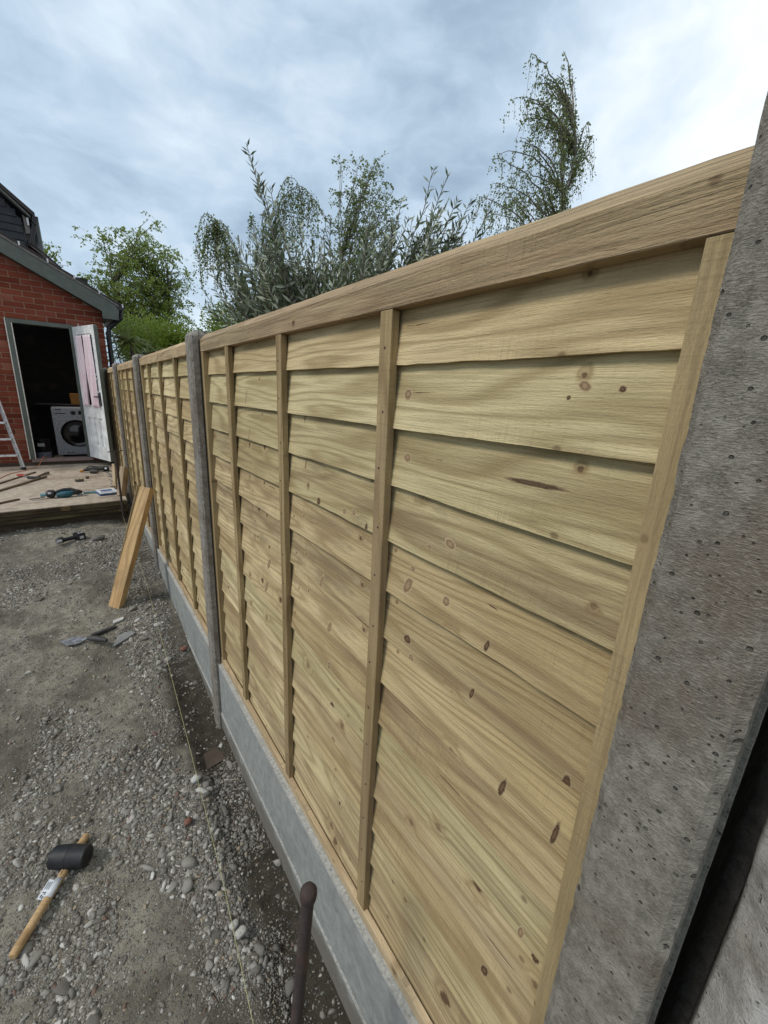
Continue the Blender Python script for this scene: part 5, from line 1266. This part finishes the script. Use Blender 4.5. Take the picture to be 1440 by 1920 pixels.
# small upright tree in the middle
r3 = np.random.default_rng(55)
lim = []
for i in range(44):
    f = i / 43; a = r3.uniform(0, 2 * math.pi); rad = 0.95 * (1 - 0.65 * f) * r3.uniform(0.3, 1)
    lim.append((-(0.35 + 0.5 * f), (4.45 + rad * 0.75 * math.cos(a) , 6.75 + rad * math.sin(a), 1.7 + 2.0 * f)))
lim += [(-0.7, (3.85, 7.25, 3.25)), (-0.8, (4.10, 7.05, 3.62)), (-0.8, (4.45, 6.8, 3.75)), (-0.7, (4.95, 6.5, 3.1)), (-0.75, (4.85, 6.55, 3.3))]
weeping('silver_birch', 'young upright birch with loose twiggy crown behind the olive in the middle', (4.4, 6.8, -2.0), (4.20, 6.95, 3.85), lim, 12000, 0.038, M['dark_birch_leaf'], M['birch_bark'], r3, twig=0.32, droop=0.45, trunk_r=0.04, per_twig=26, twigs=17, jut=0.8, group='birch trees beyond the fence')
# broad birch by the garage
r4 = np.random.default_rng(31)
lim = []
for i in range(95):
    f = r4.random(); a = r4.uniform(0, 2 * math.pi); rad = 1.45 * math.sqrt(r4.random()) * (1.0 - 0.45 * abs(f - 0.35))
    lim.append((0.45 + 0.45 * f, (2.0 + rad * 1.0 * math.cos(a), 14.45 + rad * 0.8 * math.sin(a), 1.5 + 2.35 * f + r4.uniform(-0.2, 0.2))))
lim += [(0.8, (0.80, 14.6, 3.75)), (0.8, (0.95, 14.6, 3.55)), (0.85, (1.40, 14.4, 4.05)), (0.85, (1.75, 14.4, 3.95)), (0.9, (2.25, 14.2, 4.25)), (0.9, (2.45, 14.2, 4.2)), (0.8, (3.0, 14.2, 3.6)), (0.8, (3.1, 14.2, 3.2)), (0.6, (0.75, 14.5, 2.75)), (0.6, (0.95, 14.5, 2.6))]
weeping('birch_tree', 'broad bright green birch with forked white trunk near the garage roof', (2.30, 14.8, -2.0), (2.3, 14.3, 4.1), lim, 24000, 0.058, M['birch_leaf'], M['birch_bark'], r4, twig=0.55, droop=0.55, trunk_r=0.085, extra_stems=((1.3, 14.5, 3.6), (2.85, 14.4, 3.3)), per_twig=36, twigs=10, jut=0.7, group='birch trees beyond the fence')
# tree whose top shows over the garage roof
r5 = np.random.default_rng(12)
lim = [(0.6 + 0.35 * r5.random(), (-0.25 + r5.normal() * 0.33, 17.5 + r5.normal() * 0.3, 3.3 + r5.random() * 0.85)) for _ in range(26)]
lim += [(0.9, (0.45, 17.4, 3.55)), (0.9, (0.3, 17.4, 3.85))]
weeping('garden_tree', 'yellow green feathery tree top showing above the garage roof', (-0.2, 17.6, -2.0), (-0.25, 17.5, 4.0), lim, 3600, 0.075, M['hedge_leaf'], M['bark'], r5, twig=0.5, droop=0.6, trunk_r=0.06, per_twig=26, twigs=10, jut=0.6)

# bushes as clouds of leaves on real branches
def bush(name, label, centre, size, nleaf, leaf, lm, seed, group=None, cat='bush'):
    r = np.random.default_rng(seed); C = np.array(centre, float); Sz = np.array(size, float)
    base = np.array([C[0], C[1], -1.6]); o = empty(name, tuple(base), label, cat, group)
    mb = MB(); blobs = []
    for _ in range(34):
        dvec = unit(r.normal(size=3)); dvec[2] = abs(dvec[2]) * 1.1 - 0.35
        c = C + dvec * Sz * r.uniform(0.35, 0.85); blobs.append((c, r.uniform(0.22, 0.42) * Sz.mean()))
        mb.tube([tuple(q - base) for q in arc(base, c, (0, 0, 0.1), 6, r, 0.05)], list(np.linspace(0.03, 0.006, 6)), 5)
    P = []
    for c, s_ in blobs:
        k = nleaf // len(blobs); v_ = unit(r.normal(size=(k, 3))) * (r.random((k, 1)) ** 0.45) * s_ * np.array([1, 1, 0.85]); P.append(c + v_)
    P = np.concatenate(P); D = unit(P - C + r.normal(size=P.shape) * 0.5)
    L = leaf * r.uniform(0.7, 1.3, len(P)); V, F, T = leaf_quads(P - base, D, L, L * 0.6, r)
    mb.build('stems', M['bark'], o); c_ = raw_mesh('foliage', V, F, lm, {'tint': T}, parent=o); c_['kind'] = 'stuff'
    return o
bg_ = 'leafy bushes behind the far end of the fence'
bush('bush', 'bright green bush behind the fence beneath the forked white birch', (2.15, 11.9, 0.85), (1.2, 0.9, 1.15), 11000, 0.055, M['hedge_leaf'], 1, bg_)
bush('bush', 'yellow green bush behind the second post, right of the forked birch', (3.45, 10.6, 1.05), (1.25, 0.9, 1.10), 11000, 0.055, M['hedge_leaf'], 2, bg_)
bush('bush', 'darker bush between the spiky cordyline and the forked birch', (1.55, 12.7, 0.9), (0.9, 0.8, 1.35), 8000, 0.055, M['birch_leaf'], 3, bg_)
bush('bush', 'bush low behind the olive, just over the fence top', (4.6, 8.9, 1.0), (1.3, 1.0, 1.0), 7000, 0.06, M['birch_leaf'], 4, bg_)

# olive tree right behind the fence: long silvery shoots
def olive():
    r = np.random.default_rng(9)
    base = np.array([1.55, 2.75, -1.8]); o = empty('olive_tree', tuple(base), 'silvery leaved olive tree growing close behind the fence', 'tree')
    heart = np.array([1.50, 2.62, 0.05])
    mb = MB(); mb.tube([tuple(q - base) for q in arc(base, heart, (0.05, 0, 0), 8, r, 0.03)], list(np.linspace(0.06, 0.04, 8)), 9); mb.build('trunk', M['bark'], o, smooth=True)
    tips = [(1.00, 2.75, 1.33, 1), (1.04, 2.70, 1.20, 1), (1.10, 2.72, 1.15, 1), (0.76, 3.06, 0.60, 0), (0.80, 3.0, 0.75, 0), (0.84, 2.96, 0.86, 0), (0.90, 2.9, 0.95, 0), (1.22, 2.60, 0.98, 0),
            (1.40, 2.52, 1.02, 0), (1.53, 2.44, 0.93, 0), (1.64, 2.36, 1.05, 1), (1.72, 2.22, 1.12, 1), (1.80, 2.06, 1.24, 1), (1.86, 2.04, 1.20, 1), (1.93, 2.0, 1.12, 1), (2.02, 1.93, 1.16, 1), (2.07, 1.9, 1.08, 1), (2.12, 1.88, 0.98, 0), (1.30, 2.62, 0.90, 0)]
    branches = []
    for (x, y, z, up__) in tips: branches.append((np.array([x, y, z]), 1.0))
    for _ in range(260):
        t = r.random(); c = np.array([0.80, 3.05, 0.0]) * (1 - t) + np.array([2.05, 1.95, 0.0]) * t
        prof_z = np.interp(t, [0, 0.12, 0.2, 0.32, 0.5, 0.62, 0.75, 0.9, 1.0], [0.66, 0.94, 1.04, 0.88, 0.92, 0.98, 1.04, 1.06, 0.95])
        c = c + np.array([r.normal() * 0.10 + 0.06, r.normal() * 0.14, 0]); c[2] = prof_z * (0.70 + 0.10 * c[0] / 1.5) * r.uniform(0.70, 1.12) + 0.10
        branches.append((c, 0.7))
    P, D, Ls = [], [], []; tw = MB()
    for tip, _ in branches:
        st_ = heart + (tip - heart) * np.array([0.45, 0.45, 0.30]) + r.normal(size=3) * 0.05
        tw.tube([tuple(q - base) for q in arc(heart + r.normal(size=3) * 0.02, st_, (0, 0, -0.03), 6, r, 0.04)], list(np.linspace(0.014, 0.006, 6)), 6)
        n = 16; pth = arc(st_, tip, (0, 0, -0.05), n, r, 0.03)
        tw.tube([tuple(q - base) for q in pth], list(np.linspace(0.006, 0.0016, n)), 5)
        Lp = np.linalg.norm(np.diff(pth, axis=0), axis=1).sum(); k = int(Lp / 0.019)
        for j in range(k):
            u = (0.12 + 0.88 * j / k) * (n - 1.001); i0 = int(u); f = u - i0
            c = pth[i0] * (1 - f) + pth[i0 + 1] * f; tan_ = unit(pth[i0 + 1] - pth[i0])
            sd = unit(np.cross(tan_, unit(r.normal(size=3))))
            for sg in (1, -1):
                if r.random() < 0.12: continue
                dd = unit(tan_ * r.uniform(0.5, 1.1) + sg * sd * r.uniform(0.5, 1.0) + r.normal(size=3) * 0.28)
                P.append(c); D.append(dd); Ls.append(r.uniform(0.046, 0.082) * (1 - 0.35 * (j / k) ** 4))
    tw.build('branches', M['bark'], o)
    P = np.array(P); D = np.array(D); Ls = np.array(Ls)
    # blade mesh shared by the leaves that show largest, the rest joined
    order = np.argsort(-(Ls * (P[:, 2] > 0.45) / np.linalg.norm(P, axis=1)))
    big, rest_ = order[:300], order[300:]
    lmesh = MB(); lmesh.add([(0, 0, 0), (0.10, 0.30, 0.02), (0.115, 0.55, 0.03), (0, 1.0, 0.0), (-0.115, 0.55, 0.03), (-0.10, 0.30, 0.02), (0, 0.45, -0.01)],
                            [(0, 1, 6), (1, 2, 6), (2, 3, 6), (3, 4, 6), (4, 5, 6), (5, 0, 6)])
    l0 = lmesh.build('leaf', M['olive_leaf'], o); lme = l0.data; bpy.data.objects.remove(l0)
    for i in big:
        q = bpy.data.objects.new('leaf', lme); COL.objects.link(q); q.parent = o
        q.location = P[i] - base; q.rotation_euler = (Vector(D[i]).to_track_quat('Y', 'Z') @ Euler((0, r.uniform(0, 6.28), 0)).to_quaternion()).to_euler(); q.scale = (Ls[i],) * 3
    V, F, T = leaf_quads(P[rest_] - base, D[rest_], Ls[rest_], Ls[rest_] * 0.24, r)
    c_ = raw_mesh('foliage', V, F, M['olive_leaf'], {'tint': T}, parent=o); c_['kind'] = 'stuff'
olive()

# spiky cordyline beside the garage
def cordyline():
    r = np.random.default_rng(3)
    base = np.array([0.98, 8.35, -1.45]); o = empty('cordyline', tuple(base), 'spiky cordyline palm between the garage corner and the fence', 'cordyline')
    heads = [np.array([0.86, 8.15, 0.66]), np.array([1.00, 8.35, 0.38]), np.array([1.14, 8.35, 0.50]), np.array([0.92, 8.2, 0.10])]
    for hd_ in heads:
        mb = MB(); mb.tube([tuple(q - base) for q in arc(base, hd_, (0.02, 0, 0), 8, r, 0.02)], list(np.linspace(0.045, 0.03, 8)), 8); mb.build('trunk', M['bark'], o, smooth=True)
        for _ in range(52):
            dd = unit(np.array([r.normal(), r.normal(), r.uniform(-0.5, 1.3)])); L = r.uniform(0.36, 0.58)
            sd = unit(np.cross(dd, [0, 0, 1.0])); V = []; n = 6
            for i in range(n + 1):
                t = i / n; c = hd_ + dd * L * t + np.array([0, 0, -1.0]) * L * 0.42 * t ** 2.2 - base
                w_ = 0.021 * (1 - t) ** 0.7 + 0.001; nrm = np.cross(sd, dd)
                V += [tuple(c - sd * w_), tuple(c - nrm * w_ * 0.5), tuple(c + sd * w_)]
            F = []
            for i in range(n): F += [(3 * i, 3 * i + 1, 3 * i + 4, 3 * i + 3), (3 * i + 1, 3 * i + 2, 3 * i + 5, 3 * i + 4)]
            mb = MB(); mb.add(V, F); mb.build('leaf', M['spiky_leaf'], o)
cordyline()
# a few thin dead canes by the downpipe
mb = MB()
for a, b_ in (((0.80, 8.3, -0.4), (0.66, 8.2, 0.75)), ((0.86, 8.35, -0.2), (0.70, 8.25, 0.45)), ((0.75, 8.3, -0.5), (0.92, 8.4, 0.35))): mb.tube([a, tuple((Vector(a) + Vector(b_)) / 2 + Vector((0.02, 0, 0.03))), b_], 0.005, 5)
o = mb.build('dead_canes', M['bark']); tag(o, 'thin bare canes beside the black downpipe', kind='stuff')
